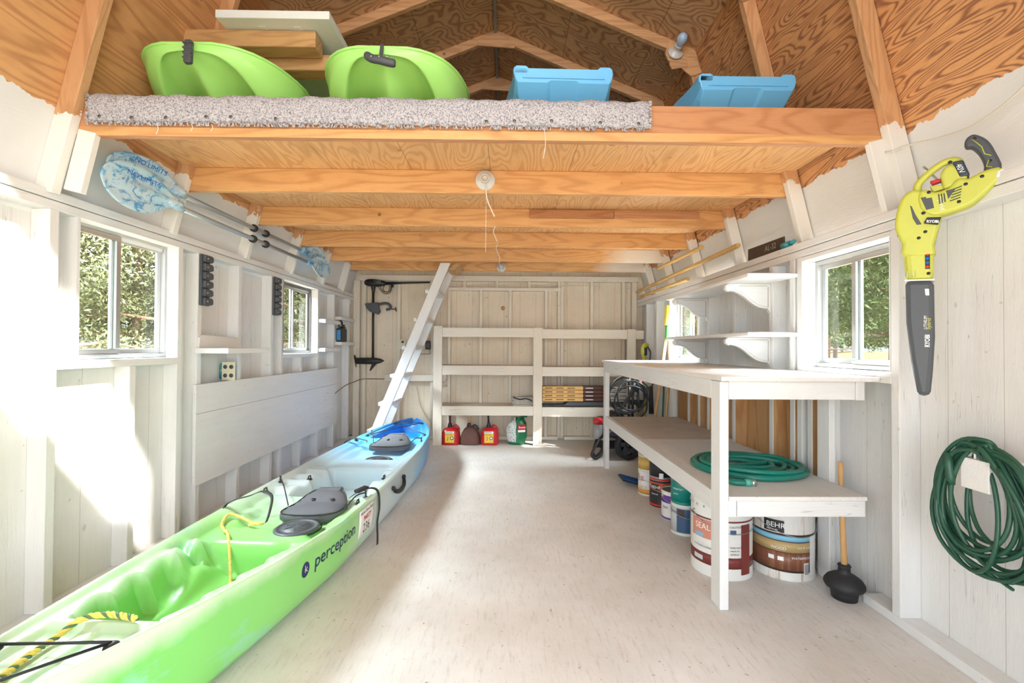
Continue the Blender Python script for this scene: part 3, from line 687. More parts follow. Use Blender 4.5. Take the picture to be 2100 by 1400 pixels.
def kp(s, x, z): return KA + KD * s + KN * x + Vector((0, 0, z))
def kpY(Y, x, z): return kp(Y - 0.75, x, z)
def box_mask(a, b, e, x): return smooth(a - e, a + e, x) * (1 - smooth(b - e, b + e, x))
def deck_z(s, v):
    """height of the moulded top deck; v runs -1..1 across"""
    Y = s + 0.75; av = abs(v); rim = krim(s); z = rim
    z -= 0.018 * smooth(0.97, 0.86, av)                                   # rounded rim drops to the deck
    # near deck: a dished panel crossed by raised ribs
    m_ = box_mask(0.98, 1.36, 0.025, Y) * (1 - smooth(0.66, 0.76, av))
    z -= m_ * 0.022; z += m_ * 0.012 * smooth(0.55, 0.95, math.sin((v * 5.5 + Y * 6.0)))
    z += 0.010 * box_mask(1.365, 1.40, 0.008, Y) * (1 - smooth(0.70, 0.80, av))
    # front foot well with stepped foot braces along both sides
    ph = (Y - 1.42) / 0.155; saw = ph - math.floor(ph)
    edge = 0.80 - 0.20 * (1 - saw) ** 1.3 if Y < 2.06 else 0.66
    if v > 0: edge = 0.80 - 0.10 * (1 - saw) if Y < 2.06 else 0.66
    m_ = box_mask(1.43, 2.10, 0.030, Y)
    d = 0.145 * (1 - smooth(edge - 0.26, edge + 0.015, av)) + 0.02 * (1 - smooth(0.22, 0.34, av))
    z -= m_ * d
    # lump between the knees and the step up to the seat
    z += 0.075 * math.exp(-((Y - 1.96) / 0.10) ** 2 - ((v + 0.42) / 0.22) ** 2)
    # seat deck
    m_ = box_mask(2.10, 2.84, 0.045, Y) * (1 - smooth(0.78, 0.88, av)); z -= m_ * 0.028
    z -= 0.035 * box_mask(2.34, 2.74, 0.05, Y) * (1 - smooth(0.55, 0.72, av))
    z -= 0.05 * math.exp(-(((Y - 2.30) / 0.07) ** 2) - ((v - 0.72) / 0.10) ** 2)
    z -= 0.05 * box_mask(1.98, 2.12, 0.03, Y) * math.exp(-((v - 0.55) / 0.12) ** 2)
    # second foot well
    e2 = 0.62 + 0.05 * math.sin((Y - 2.8) * 24)
    m_ = box_mask(2.82, 3.38, 0.03, Y); z -= m_ * 0.15 * (1 - smooth(e2 - 0.16, e2, abs(v - 0.12)))
    z -= m_ * 0.02 * (1 - smooth(0.80, 0.86, av)) * (0.5 + 0.5 * math.sin((Y - 2.8) * 48))
    for yy in (2.62, 2.86, 3.10): z -= 0.012 * math.exp(-((Y - yy) / 0.035) ** 2) * box_mask(0.62, 0.84, 0.03, -v)
    # second seat deck
    m_ = box_mask(3.40, 4.26, 0.04, Y) * (1 - smooth(0.74, 0.84, av)); z -= m_ * 0.026
    z -= 0.03 * box_mask(3.72, 4.12, 0.05, Y) * (1 - smooth(0.5, 0.68, av))
    z += 0.012 * math.exp(-((Y - 3.47) / 0.05) ** 4) * (1 - smooth(0.45, 0.6, av))
    # tank well at the far end
    m_ = box_mask(4.36, 4.97, 0.03, Y) * (1 - smooth(0.60, 0.74, av)); z -= m_ * 0.105
    # small cup hollow and paddle rest left of the front well
    z -= 0.04 * math.exp(-((Y - 2.02) / 0.05) ** 4 - ((v + 0.78) / 0.08) ** 4)
    # the notch in the far bow
    z -= 0.035 * math.exp(-((Y - 5.02) / 0.04) ** 2 - ((v + 0.15) / 0.35) ** 2)
    return z
def build_kayak():
    t = thing('kayak', 'long tandem kayak fading from lime green to white to blue, lying on the floor', 'kayak', (-1.13, 2.9, 0))
    NS, NV = 300, 64
    P = []
    for i in range(NS + 1):
        s = KL * i / NS; w_ = kw(s)
        P.append([kp(s, v * w_, deck_z(s, v)) for v in [-1 + 2 * j / NV for j in range(NV + 1)]])
    mb = MB().grid(P)
    # hull below: rim bead, side, chine, bottom
    for sg in (-1, 1):
        Q = []
        for i in range(NS // 2 + 1):
            s = KL * i / (NS // 2); w_ = kw(s); r0 = krock(s); h = krim(s)
            fr = [(1.0, h), (1.012, h - 0.006), (1.014, h - 0.016), (1.0, h - 0.024), (0.995, h * 0.66 + r0 * 0.34), (0.975, h * 0.40 + r0 * 0.6), (0.93, lerp(r0, h, 0.20)), (0.80, lerp(r0, h, 0.07)), (0.55, r0 + 0.012), (0.35, r0 + 0.022), (0.18, r0 + 0.012), (0.0, r0 + 0.002)]
            Q.append([kp(s, sg * a * w_, b) for a, b in fr])
        mb.grid(Q, flip=(sg > 0))
    m = NT('marbled_kayak_polyethylene')
    geo = m.n('ShaderNodeSeparateXYZ', i_0=m.co()).outputs
    yy = m.math('ADD', geo[1], m.math('MULTIPLY', m.math('SUBTRACT', m.noise(2.4, 5, 0.6), 0.5), 0.55))
    yy = m.math('ADD', yy, m.math('MULTIPLY', geo[2], -0.6))
    yn = m.n('ShaderNodeMapRange', i_0=yy, i_1=-1.9, i_2=2.3).outputs[0]
    GR = (0.17, 0.58, 0.12); PG = (0.30, 0.68, 0.20); WH = (0.66, 0.78, 0.80); BL = (0.02, 0.22, 0.66)
    c = m.ramp(yn, [(0.0, GR), (0.30, PG), (0.36, (0.52, 0.78, 0.50)), (0.42, WH), (0.60, (0.52, 0.70, 0.80)), (0.72, (0.10, 0.42, 0.78)), (0.86, BL)])
    # white bloom where colour layers meet on the rims and far-side facets
    hz = m.n('ShaderNodeMapRange', i_0=m.math('ADD', geo[2], m.math('MULTIPLY', m.math('SUBTRACT', m.noise(5, 5, 0.65), 0.5), 0.10)), i_1=0.262, i_2=0.335).outputs[0]
    fade = m.n('ShaderNodeMapRange', i_0=geo[1], i_1=0.4, i_2=-0.4).outputs[0]
    c = m.mix(m.math('MULTIPLY', m.math('MULTIPLY', hz, fade), 0.66), c, (0.78, 0.87, 0.74))
    bl = m.ramp(m.noise(3.2, 6, 0.7, m.map((1.6, 0.7, 1.6))), [(0.57, 0.0), (0.66, 1.0)])
    near = m.n('ShaderNodeMapRange', i_0=geo[1], i_1=0.2, i_2=-1.2).outputs[0]
    c = m.mix(m.math('MULTIPLY', m.math('MULTIPLY', bl, near), 0.45), c, (0.30, 0.62, 0.62))
    m.set('Base Color', c); m.set('Roughness', 0.30); m.bump(m.noise(220, 2), 0.04, 0.001)
    hull = mb.build('hull', m.m, t, weld=True)
    zt = lambda Y, x: deck_z(Y - 0.75, x / kw(Y - 0.75))
    # round hatches
    for Y, x, nm in ((2.31, 0.12, 'hatch_cover'), (3.74, 0.05, 'hatch_cover')):
        c0 = kpY(Y, x, zt(Y, x) - 0.002)
        h = MB().lathe([(0.105, 0), (0.108, 0.010), (0.100, 0.017), (0.090, 0.017), (0.088, 0.014), (0.066, 0.014), (0.064, 0.018), (0.0, 0.018)], c0, (0, 0, 1), seg=40).build(nm, M['dgrey'], t)
        MB().lathe([(0.115, 0.0), (0.118, 0.004), (0.109, 0.004)], c0, (0, 0, 1), seg=40).build('gasket', M['black'], h)
        for a in (0.3, 1.35, 2.4, 3.4, 4.4, 5.4):
            MB().obox(c0 + Vector((0.02 * math.cos(a), 0.02 * math.sin(a), 0.019)), c0 + Vector((0.058 * math.cos(a + 0.5), 0.058 * math.sin(a + 0.5), 0.019)), (0, 0, 1), 0.003, 0.005).build('raised_mark', M['alu_dark'], h)
    # seats: folded padded backrests lying flat
    for Y0, x0, k in ((2.60, 0.105, 0.84), (4.12, 0.06, 0.88)):
        out = [(-0.20, -0.13), (-0.17, -0.175), (-0.06, -0.20), (0.07, -0.195), (0.16, -0.15), (0.185, -0.08), (0.175, 0.02), (0.12, 0.11), (0.05, 0.145), (-0.05, 0.145), (-0.13, 0.09), (-0.185, -0.02)]
        pts = [(p.x * k, p.y * k) for p in catmull([(a, b, 0) for a, b in out], 5, True)]
        zb = zt(Y0, x0) + 0.012; base = kpY(Y0, x0, zb); n = len(pts)
        rings = [(0.97, 0.0), (1.0, 0.010), (1.0, 0.030), (0.95, 0.042), (0.84, 0.046), (0.80, 0.050), (0.4, 0.056), (0.0, 0.057)]
        v = []; f = []
        for r_, h in rings:
            for q, (a, b) in enumerate(pts):
                wr = 0.004 * math.sin(q * 1.9) if 0 < h < 0.045 else 0
                v.append(base + KN * (a * r_) + KD * (b * r_) + Vector((0, 0, h + wr + 0.06 * smooth(-0.02, 0.15, b) * r_)))
        for i in range(len(rings) - 1):
            for q in range(n): f.append((i * n + q, i * n + (q + 1) % n, (i + 1) * n + (q + 1) % n, (i + 1) * n + q))
        st = MB().add(v, f, True).build('seat_pad', M['pad'], t)
        for sx in (-0.06, 0.07):
            MB().lathe([(0, 0.003), (0.013, 0.003), (0.016, 0.0)], base + KN * sx * k + KD * 0.02 + Vector((0, 0, 0.066)), (0, 0, 1), seg=14).build('grommet', M['black'], st)
        MB().tube([base + KN * p[0] * 0.97 + KD * p[1] * 0.97 + Vector((0, 0, 0.043 + 0.058 * smooth(-0.02, 0.15, p[1]))) for p in pts], 0.004, 6, closed=True).build('piping', M['black'], st)
        hd = MB(); a0 = base + KD * 0.14 * k
        hd.obox(a0 + KN * -0.07 + Vector((0, 0, 0.085)), a0 + KN * 0.075 + Vector((0, 0, 0.09)), KD, 0.05, 0.028)
        hd.build('rolled_lumbar_strap', M['pad'], st, bevel=0.01)
        # the two side straps to their eyelets on the rim
        for sg, yy2 in ((-1, 0.36), (1, 0.10)):
            e0 = base + KN * (sg * 0.165) + KD * -0.04 + Vector((0, 0, 0.05)); xr = sg * (kw(Y0 + yy2 - 0.75) - 0.045)
            e1 = kpY(Y0 + yy2, xr, zt(Y0 + yy2, xr) + 0.03)
            MB().tube(catmull([e0, e0.lerp(e1, 0.5) + Vector((0, 0, 0.02)), e1], 6), 0.004, 6).build('seat_cord', M['webbing'], t)
            pe = MB().lathe([(0.016, 0), (0.014, 0.006), (0.006, 0.010), (0.005, 0.035), (0.009, 0.040), (0.0, 0.043)], kpY(Y0 + yy2, xr, zt(Y0 + yy2, xr)), (0, 0, 1), seg=12)
            pe.build('eyelet', M['black'], t)
    for Y, x in ((2.78, -0.32), (3.12, 0.30), (3.05, -0.18), (4.20, -0.31), (2.62, 0.31)):
        z = zt(Y, x); m_ = MB().lathe([(0.02, 0), (0.017, 0.006), (0.0, 0.007)], kpY(Y, x, z), (0, 0, 1), seg=12)
        m_.tube([kpY(Y - 0.018, x, z + 0.004), kpY(Y - 0.012, x, z + 0.024), kpY(Y + 0.012, x, z + 0.024), kpY(Y + 0.018, x, z + 0.004)], 0.0045, 6)
        m_.build('pad_eye', M['black'], t)
    # strap with buckle over the right rim, hanging down the side
    def ribbon(pts, wdir, wid, name, mat):
        pts = catmull(pts, 6); P = []
        for p in pts: P.append([p - Vector(wdir) * wid / 2, p + Vector(wdir) * wid / 2])
        return MB().grid(P).build(name, mat, t, solid=0.003)
    w3 = kw(2.72 - 0.75)
    ribbon([kpY(2.57, w3 - 0.09, 0.325), kpY(2.64, w3 - 0.06, 0.34), kpY(2.72, w3 - 0.02, 0.335), kpY(2.76, w3 + 0.008, 0.30), kpY(2.78, w3 + 0.010, 0.20), kpY(2.78, w3 - 0.002, 0.11), kpY(2.75, w3 + 0.01, 0.045), kpY(2.72, w3 + 0.02, 0.005)], KD, 0.026, 'tie_down_strap', M['webbing'])
    MB().obox(kpY(2.615, w3 - 0.07, 0.345), kpY(2.69, w3 - 0.035, 0.35), KN, 0.036, 0.016).build('buckle', M['black'], t, bevel=0.004)
    ribbon([kpY(2.43, -0.365, 0.20), kpY(2.46, -0.345, 0.315), kpY(2.52, -0.25, 0.345), kpY(2.55, -0.20, 0.36), kpY(2.50, -0.12, 0.35), kpY(2.38, -0.06, 0.315), kpY(2.28, -0.02, 0.295)], KD, 0.026, 'tie_down_strap', M['webbing'])
    ribbon([kpY(4.05, -0.40, 0.10), kpY(4.08, -0.368, 0.30), kpY(4.12, -0.30, 0.335), kpY(4.10, -0.18, 0.325), kpY(3.98, -0.13, 0.33)], KD, 0.024, 'tie_down_strap', M['webbing'])
    # carry handle on the right side
    hs = [kpY(3.07, kw(2.27) + 0.008, 0.225), kpY(3.09, kw(2.3) + 0.02, 0.20), kpY(3.16, kw(2.4) + 0.030, 0.185), kpY(3.26, kw(2.5) + 0.026, 0.195), kpY(3.31, kw(2.55) + 0.010, 0.235)]
    hh = MB().tube(catmull(hs, 6), [0.010 + 0.006 * math.sin(PI * k / 24) for k in range(25)], 10).build('carry_handle', M['black'], t)
    for p in (hs[0], hs[-1]): MB().ball(p, 0.016, 10).build('handle_mount', M['black'], hh)
    # bungees
    def eye(Y, x): z = zt(Y, x); MB().lathe([(0.02, 0), (0.018, 0.008), (0.009, 0.014), (0.0, 0.015)], kpY(Y, x, z), (0, 0, 1), seg=16).build('bungee_eye', M['black'], t); return kpY(Y, x, z + 0.014)
    e1, e2, e3 = eye(1.27, 0.145), eye(1.24, -0.155), eye(0.98, -0.06); e4 = eye(1.0, 0.06)
    MB().tube([e2, e1], 0.0042, 8).build('bungee_cord', M['black'], t)
    MB().tube([e1, e3], 0.0042, 8).build('bungee_cord', M['black'], t)
    MB().tube([e2, e4], 0.0042, 8).build('bungee_cord', M['black'], t)
    A_ = eye(4.40, -0.28); B_ = eye(4.45, 0.27); C_ = eye(4.88, -0.15); D_ = eye(4.90, 0.14)
    for a, b in ((A_, D_), (B_, C_), (A_, C_), (C_, D_)): MB().tube([a, b], 0.004, 6).build('bungee_cord', M['black'], t)
    MB().obox(kpY(4.50, 0.06, zt(4.50, 0.06) + 0.015), kpY(4.52, 0.17, zt(4.5, 0.17) + 0.02), KD, 0.03, 0.02).build('carry_toggle', M['black'], t, bevel=0.006)
    # lettering and show sticker on the right side
    def side(s, z, off=0.0022):
        w_ = kw(s); r0 = krock(s); h = krim(s)
        hz = [lerp(r0, h, 0.20), h * 0.40 + r0 * 0.6, h * 0.66 + r0 * 0.34, h - 0.024]; fx = [0.93, 0.975, 0.995, 1.0]
        return kp(s, float(np.interp(z, hz, fx)) * w_ + off, z)
    text('perception', 0.088, M['navy'], t, 0, 0, 0, warp=lambda x, y: side(1.32 + x * 1.0, 0.178 + y), name='lettering', bold=0.0004)
    b_ = MB().add([side(1.255 + 0.026 * math.cos(a), 0.203 + 0.033 * math.sin(a), 0.002) for a in [2 * PI * k / 24 for k in range(24)]], [tuple(range(24))]).build('round_emblem', M['navy'], t)
    text('k', 0.045, M['white_ink'], b_, 0, 0, 0, warp=lambda x, y: side(1.246 + x, 0.192 + y, 0.0032), name='emblem_mark')
    P = [[side(1.752 + 0.028 * q / 6 * 0 + 0.21 * p / 8, 0.125 + 0.145 * q / 6, 0.003) for q in range(7)] for p in range(9)]
    stk = MB().grid(P).build('number_sticker', M['white_ink'], t, solid=0.0008)
    wp = lambda x, y: side(1.765 + x, 0.125 + y, 0.0046)
    text('Horse Show Boat', 0.026, M['ink'], stk, 0, 0, 0, warp=lambda x, y: wp(x, y + 0.118), sx=0.95)
    text('PARTY', 0.036, M['red_ink'], stk, 0, 0, 0, warp=lambda x, y: wp(x + 0.045, y + 0.078), bold=0.001)
    text('236', 0.072, M['ink'], stk, 0, 0, 0, warp=lambda x, y: wp(x + 0.04, y + 0.012), sx=0.9)
    # scrawled white name on the far bow
    text('Jolly', 0.075, M['white_ink'], t, 0, 0, 0, warp=lambda x, y: side(3.98 + x, 0.20 + y, 0.003), name='bow_lettering')
    return t
build_kayak()

def rope(name, label, pts, r, mat, group=None):
    """two-strand twist: yellow rope with dark tracer"""
    P = catmull(pts, 26); t = thing(name, label, 'rope', tuple(P[0]), group)
    d = 0
    strands = [[], [], []]
    for i, p in enumerate(P):
        if i: d += (p - P[i - 1]).length
        tg = (P[min(i + 1, len(P) - 1)] - P[max(i - 1, 0)]).normalized(); u = tg.orthogonal().normalized(); w_ = tg.cross(u)
        u = Vector((0, 0, 1)).cross(tg).normalized(); w_ = tg.cross(u)
        for k in range(3):
            a = d / (r * 5) * 2 * PI + k * 2 * PI / 3
            strands[k].append(p + (u * math.cos(a) + w_ * math.sin(a)) * r * 0.55)
    for k in range(3): MB().tube(strands[k], r * (0.62, 0.50, 0.62)[k], 6).build('strand', mat[k], t)
    return t
ry = plain('yellow_rope_fibre', (0.78, 0.62, 0.13), 0.8, var=0.2); rk = plain('rope_tracer_fibre', (0.10, 0.20, 0.10), 0.8, var=0.6, nscale=60); rp = plain('pale_rope_fibre', (0.80, 0.66, 0.36), 0.8)
zt = lambda Y, x: deck_z(Y - 0.75, x / kw(Y - 0.75))
def onk(Y, X, dz):
    s = (Vector((X, Y, 0)) - KA).dot(KD); x = (Vector((X, Y, 0)) - KA).dot(KN); x = max(-kw(s) * 0.98, min(kw(s) * 0.98, x))
    return kp(s, x, deck_z(s, x / kw(s)) + dz)
rope('tow_rope', 'yellow tow rope lying across the near green end of the kayak', [onk(1.02, -1.215, 0.012), onk(1.14, -1.24, 0.012), onk(1.21, -1.26, 0.012), onk(1.27, -1.27, 0.014), onk(1.32, -1.275, 0.016), onk(1.37, -1.25, 0.016), onk(1.39, -1.19, 0.014), onk(1.38, -1.12, 0.012), onk(1.37, -1.09, 0.012)], 0.0085, [ry, rk, ry])
rope('painter_rope', 'yellow rope draped over the kayak rim beside the black strap', [onk(2.30, -1.28, 0.02), onk(2.33, -1.23, 0.025), onk(2.38, -1.30, 0.03), onk(2.42, -1.38, 0.03), onk(2.42, -1.45, 0.02), onk(2.33, -1.43, 0.014), onk(2.25, -1.37, 0.012), onk(2.15, -1.29, 0.012), onk(2.02, -1.20, 0.012), onk(1.90, -1.13, 0.012), onk(1.78, -1.05, 0.012), onk(1.70, -1.02, 0.012)], 0.007, [ry, rp, ry])

# ================================================ kayaks stored on the loft
ZL = 2.245
def loft_kayak(cx, y0, yaw, kind, label, length=2.9, wm=1.0):
    t = thing('kayak', label, 'kayak', (cx, y0, ZL), 'kayaks stored on the loft')
    ca, sa = math.cos(yaw), math.sin(yaw)
    def W(x, s, z): return Vector((cx + x * ca + s * sa, y0 - x * sa + s * ca, ZL + z))
    if kind == 'green':
        H = 0.285; S = [0, 0.006, 0.02, 0.045, 0.08, 0.12, 0.17, 0.23, 0.30, 0.38, 0.48, 0.6, 0.8, 1.1, 1.5, 2.0, 2.5, length - 0.2, length]
        def wr(s):
            a = 0.37 * wm * (1 - (1 - min(s / 0.55, 1)) ** 2.6) ** 0.34
            return max(0.01, a * (1 - 0.24 * smooth(0.42, 0.62, s)) * (1 - 0.75 * smooth(length - 0.9, length, s)))
        def zb(s): return (H - 0.030) * (1 - smooth(-0.05, 0.42, s)) ** 1.15 + 0.0015 + 0.1 * smooth(length - 0.6, length, s)
        prof = [(-1.0, 1.0), (-1.01, 0.93), (-0.99, 0.84), (-0.955, 0.50), (-0.94, 0.40), (-0.74, 0.06), (-0.70, 0.06), (-0.635, 0.30), (-0.56, 0.58), (-0.42, 0.70), (-0.26, 0.62), (-0.07, 0.14), (0, 0.03)]
        prof = prof + [(-a, b) for a, b in reversed(prof[:-1])]
        P = []
        for s in S:
            b = zb(s); kk = smooth(0.0, 0.25, s); flat = smooth(0.7, 1.2, s)
            P.append([W(a * wr(s), s, lerp(b, H - 0.012 * (1 - smooth(0, 0.4, s)) * 0, (f * lerp(1.0, 0.45 if abs(a) < 0.7 else 1, flat)))) for a, f in prof])
        mb = MB().grid(P)
        D = [[W(a * wr(s) * 1.0, s, H - 0.02 - 0.05 * smooth(1, 0.6, abs(a)) * smooth(0.3, 0.6, s)) if abs(a) < 0.999 else W(a * wr(s), s, H) for a in [-1, -0.9, -0.6, -0.3, 0, 0.3, 0.6, 0.9, 1]] for s in S]
        mb.grid(D)
        mb.add([q for q in P[0]], [tuple(range(len(P[0])))], False)
        mb.build('hull', M['kayak_green'], t, sub=1)
        MB().tube([W(a * wr(s) * 1.005, s, H + 0.001) for a in (-1,) for s in reversed(S[1:-1])] + [W(wr(s) * 1.005, s, H + 0.001) for s in S[1:-1]], 0.007, 8).build('rim_bead', M['kayak_green'], t)
    else:
        S = [0, 0.004, 0.015, 0.05, 0.10, 0.16, 0.24, 0.34, 0.6, 1.2, 2.0, length]; H = 0.275
        def wt(s): return 0.238 + 0.10 * smooth(0, 0.9, s) ** 0.7 - 0.15 * smooth(length - 0.8, length, s)
        def zb(s): return 0.205 * (1 - min(s / 0.24, 1)) + 0.0015
        P = []
        for s in S:
            w_ = wt(s); b = zb(s); bw = w_ * lerp(0.94, 0.62, smooth(0.0, 0.24, s)); c_ = lerp(0.25, 0.55, smooth(0, 0.24, s))
            P.append([W(x, s, z) for x, z in [(-w_, H), (-w_ - 0.004, H - 0.02), (-w_, H - 0.04), (-w_ * 0.985, lerp(b, H, c_)), (-bw, b), (-bw * 0.35, b), (-bw * 0.28, b + 0.012), (0, b + 0.012), (bw * 0.28, b + 0.012), (bw * 0.35, b), (bw, b), (w_ * 0.985, lerp(b, H, c_)), (w_, H - 0.04), (w_ + 0.004, H - 0.02), (w_, H)]])
        mb = MB().grid(P, smooth=False)
        mb.add(P[0], [tuple(range(len(P[0])))])
        mb.grid([[W(-wt(s), s, H), W(-wt(s) + 0.05, s, H - 0.0), W(-wt(s) + 0.07, s, H - 0.03), W(wt(s) - 0.07, s, H - 0.03), W(wt(s) - 0.05, s, H), W(wt(s), s, H)] for s in S], smooth=False)
        mb.build('hull', M['kayak_blue'], t, bevel=0.004, weld=True)
        # raised corner lips and the moulded slots under the end
        for sg in (-1, 1):
            x = sg * 0.205
            MB().prism([(x - 0.04, H - 0.03), (x + 0.036, H - 0.03), (x + 0.036, H + 0.006), (x + 0.02, H + 0.016), (x - 0.025, H + 0.016), (x - 0.04, H + 0.004)], W(0, 0.0, 0), (ca, -sa, 0), (0, 0, 1), (sa * 0.12, ca * 0.12, 0)).build('corner_lip', M['kayak_blue'], t, bevel=0.008)
        for x0 in (-0.12, 0.035):
            q = [W(x0, 0.165, 0.040), W(x0 + 0.105, 0.165, 0.040), W(x0 + 0.095, 0.155, 0.064), W(x0 + 0.01, 0.155, 0.064)]
            e = Vector((-sa, -ca, -0.9)) * 0.012
            MB().add(q + [p + e for p in q], [(0, 1, 2, 3), (7, 6, 5, 4), (0, 4, 5, 1), (1, 5, 6, 2), (2, 6, 7, 3), (3, 7, 4, 0)]).build('moulded_foot', M['kayak_blue'], t, bevel=0.003)
        MB().obox(W(-0.20, -0.003, H - 0.045), W(0.20, -0.003, H - 0.045), (0, 0, 1), 0.008, 0.006).build('moulded_line', M['kayak_blue'], t, bevel=0.002)
    return t, W
t, W = loft_kayak(-1.448, 2.05, R(0.3), 'green', 'lime green kayak end on the loft, leftmost, its black handle hanging vertical')
MB().tube([W(0.035, -0.01, 0.275), W(0.035, -0.022, 0.255), W(0.035, -0.025, 0.22)], 0.006, 8).build('handle_cord', M['black'], t)
hm = MB().obox(W(0.035, -0.030, 0.275), W(0.038, -0.040, 0.165), (1, 0, 0), 0.034, 0.026).build('grab_handle', M['dgrey'], t, bevel=0.009, segs=3)
for k in range(4): MB().obox(W(0.018, -0.045, 0.19 + k * 0.022), W(0.055, -0.045, 0.19 + k * 0.022), (0, 0, 1), 0.007, 0.012).build('grip_rib', M['dgrey'], hm, bevel=0.002)
t, W = loft_kayak(-0.57, 2.06, R(-1), 'green', 'lime green kayak end on the loft, second from left, black T-shaped handle across its nose')
MB().obox(W(0.0, -0.006, 0.29), W(0, -0.03, 0.215), (1, 0, 0), 0.016, 0.01).build('handle_strap', M['dgrey'], t, bevel=0.003)
hm = MB().tube(catmull([W(-0.066, -0.035, 0.225), W(-0.035, -0.04, 0.205), W(0.0, -0.042, 0.198), (W(0.035, -0.04, 0.190)), W(0.068, -0.035, 0.188)], 5), [0.012, 0.016] + [0.018] * 17 + [0.016, 0.012], 12).build('grab_handle', M['dgrey'], t)
for k in (-1, 0, 1): MB().ball(W(k * 0.035, -0.058, 0.204), 0.004, 8).build('rivet', M['steel'], hm)
t, W = loft_kayak(0.272, 2.19, R(-1), 'blue', 'sky blue kayak with a square end on the loft, beside the second green kayak')
t, W = loft_kayak(1.195, 2.23, R(0), 'blue', 'sky blue square-ended kayak on the loft, rightmost, under the bulb and roof slope', length=2.6)
o = MB().lathe([(0.0, 0.004), (0.085, 0.004), (0.095, 0.010), (0.10, 0.006), (0.095, 0.0), (0.0, 0.0)], (0.80, 2.09, 2.229), (0, 0, 1), seg=32).build('plastic_lid', M['white_plastic'], None)
tag(o, 'white round plastic lid on the loft edge between the blue kayaks', 'lid')

# carpet strip over the rim joist
m = NT('berber_carpet')
n1 = m.noise(160, 3, 0.7); n2 = m.noise(55, 3, 0.7)
c = m.ramp(n1, [(0.34, (0.14, 0.135, 0.17)), (0.46, (0.38, 0.37, 0.40)), (0.56, (0.55, 0.54, 0.56)), (0.75, (0.64, 0.63, 0.63))])
c = m.mix(m.math('MULTIPLY', m.ramp(n2, [(0.62, 0.0), (0.70, 1.0)]), 0.5), c, (0.40, 0.28, 0.26))
m.set('Base Color', c); m.set('Roughness', 0.95); m.bump(n1, 0.6, 0.006)
P = []
nx = 380
for i in range(nx + 1):
    x = lerp(-1.785, 0.612, i / nx); row = []
    wob = 0.003 * math.sin(x * 21) + 0.0025 * math.sin(x * 57)
    path = [(2.13, 2.234), (2.02, 2.236), (1.975, 2.240 + wob), (1.958, 2.236 + wob), (1.950, 2.222), (1.948, 2.19), (1.950, 2.15), (1.951, 2.118 + 0.005 * math.sin(x * 90) * math.sin(x * 31))]
    for q, (y, z) in enumerate(path): row.append((x, y + random.uniform(-0.0015, 0.0015), z + random.uniform(-0.0012, 0.0012)))
    P.append(row)
cp = MB().grid(P).build('carpet_strip', m.m, None, solid=0.007)
tag(cp, 'speckled grey-white carpet strip tacked over the front edge of the loft', 'carpet')
m_ = MB()
for k in range(260):
    x = lerp(-1.785, 0.612, random.random()); m_.tube([(x, 1.946, 2.122), (x + random.uniform(-0.006, 0.006), 1.943, 2.112), (x + random.uniform(-0.008, 0.008), 1.945, 2.103)], 0.0028, 5)
for k in range(30):
    z = lerp(2.12, 2.235, random.random()); m_.tube([(0.612, 1.95, z), (0.624, 1.947, z + random.uniform(-0.004, 0.004))], 0.003, 5)
    m_.tube([(-1.785, 1.95, z), (-1.796, 1.947, z + random.uniform(-0.004, 0.004))], 0.003, 5)
o = m_.build('frayed_edge', m.m, cp); o['kind'] = 'stuff'
for x, l_ in ((-1.49, 0.045), (-1.345, 0.03), (-1.26, 0.03), (0.158, 0.13)):
    MB().tube(catmull([(x, 1.943, 2.11), (x + 0.006, 1.942, 2.11 - l_ * 0.5), (x - 0.003, 1.943, 2.11 - l_)], 4), 0.0014, 5).build('loose_thread', M['string'], cp)
for x in (-1.735, -1.60, -1.455, -1.285, -1.18, -0.99, -0.09, 0.03, 0.19, 0.40, 0.565):
    MB().lathe([(0, 0.002), (0.007, 0.001), (0.008, 0)], (x, 1.9445, 2.14 + 0.004 * math.sin(x * 9)), (0, -1, 0), seg=8).build('tack', M['alu_dark'], cp)

# painted panel and loose lumber above the green kayaks
z0 = 2.87
o = MB().prism([(-1.52, 2.36), (-0.93, 2.36), (-0.93, 3.80), (-1.45, 3.80)], (0, 0, z0), (1, 0, 0), (0, 1, 0), (0, 0, 0.042)).build('door_panel', plain('pale_painted_panel', (0.78, 0.84, 0.82), 0.4), None, bevel=0.003)
tag(o, 'pale painted flat panel lying across the loose lumber above the kayaks', 'panel')
for x in (-1.33, -1.14): MB().box(x, x + 0.035, 2.42, 3.74, z0 - 0.003, z0 + 0.001).build('raised_stile', o.data.materials[0], o, bevel=0.001)
for k, (xa, xb, y, z, lab) in enumerate(((-1.74, -1.035, 2.44, 2.775, 'pine two-by-four offcut under the pale panel, upper of the two in front'), (-1.60, -1.00, 2.56, 2.722, 'pine two-by-four offcut tucked below and behind the upper one'), (-1.45, -1.21, 2.56, 2.914, 'short pine board lying on top of the pale panel'))):
    h = (0.09, 0.09, 0.03)[k]
    o = MB().box(xa, xb, y, y + 0.10, z, z + h).build('lumber_board', M['loose'], None, bevel=0.006); tag(o, lab, 'board', 'loose lumber above the kayaks')
tag(MB().box(-1.70, -0.95, 3.58, 3.67, 2.778, 2.868).build('lumber_board', M['loose'], None, bevel=0.006), 'pine two-by-four carrying the far end of the pale panel', 'board', 'loose lumber above the kayaks')

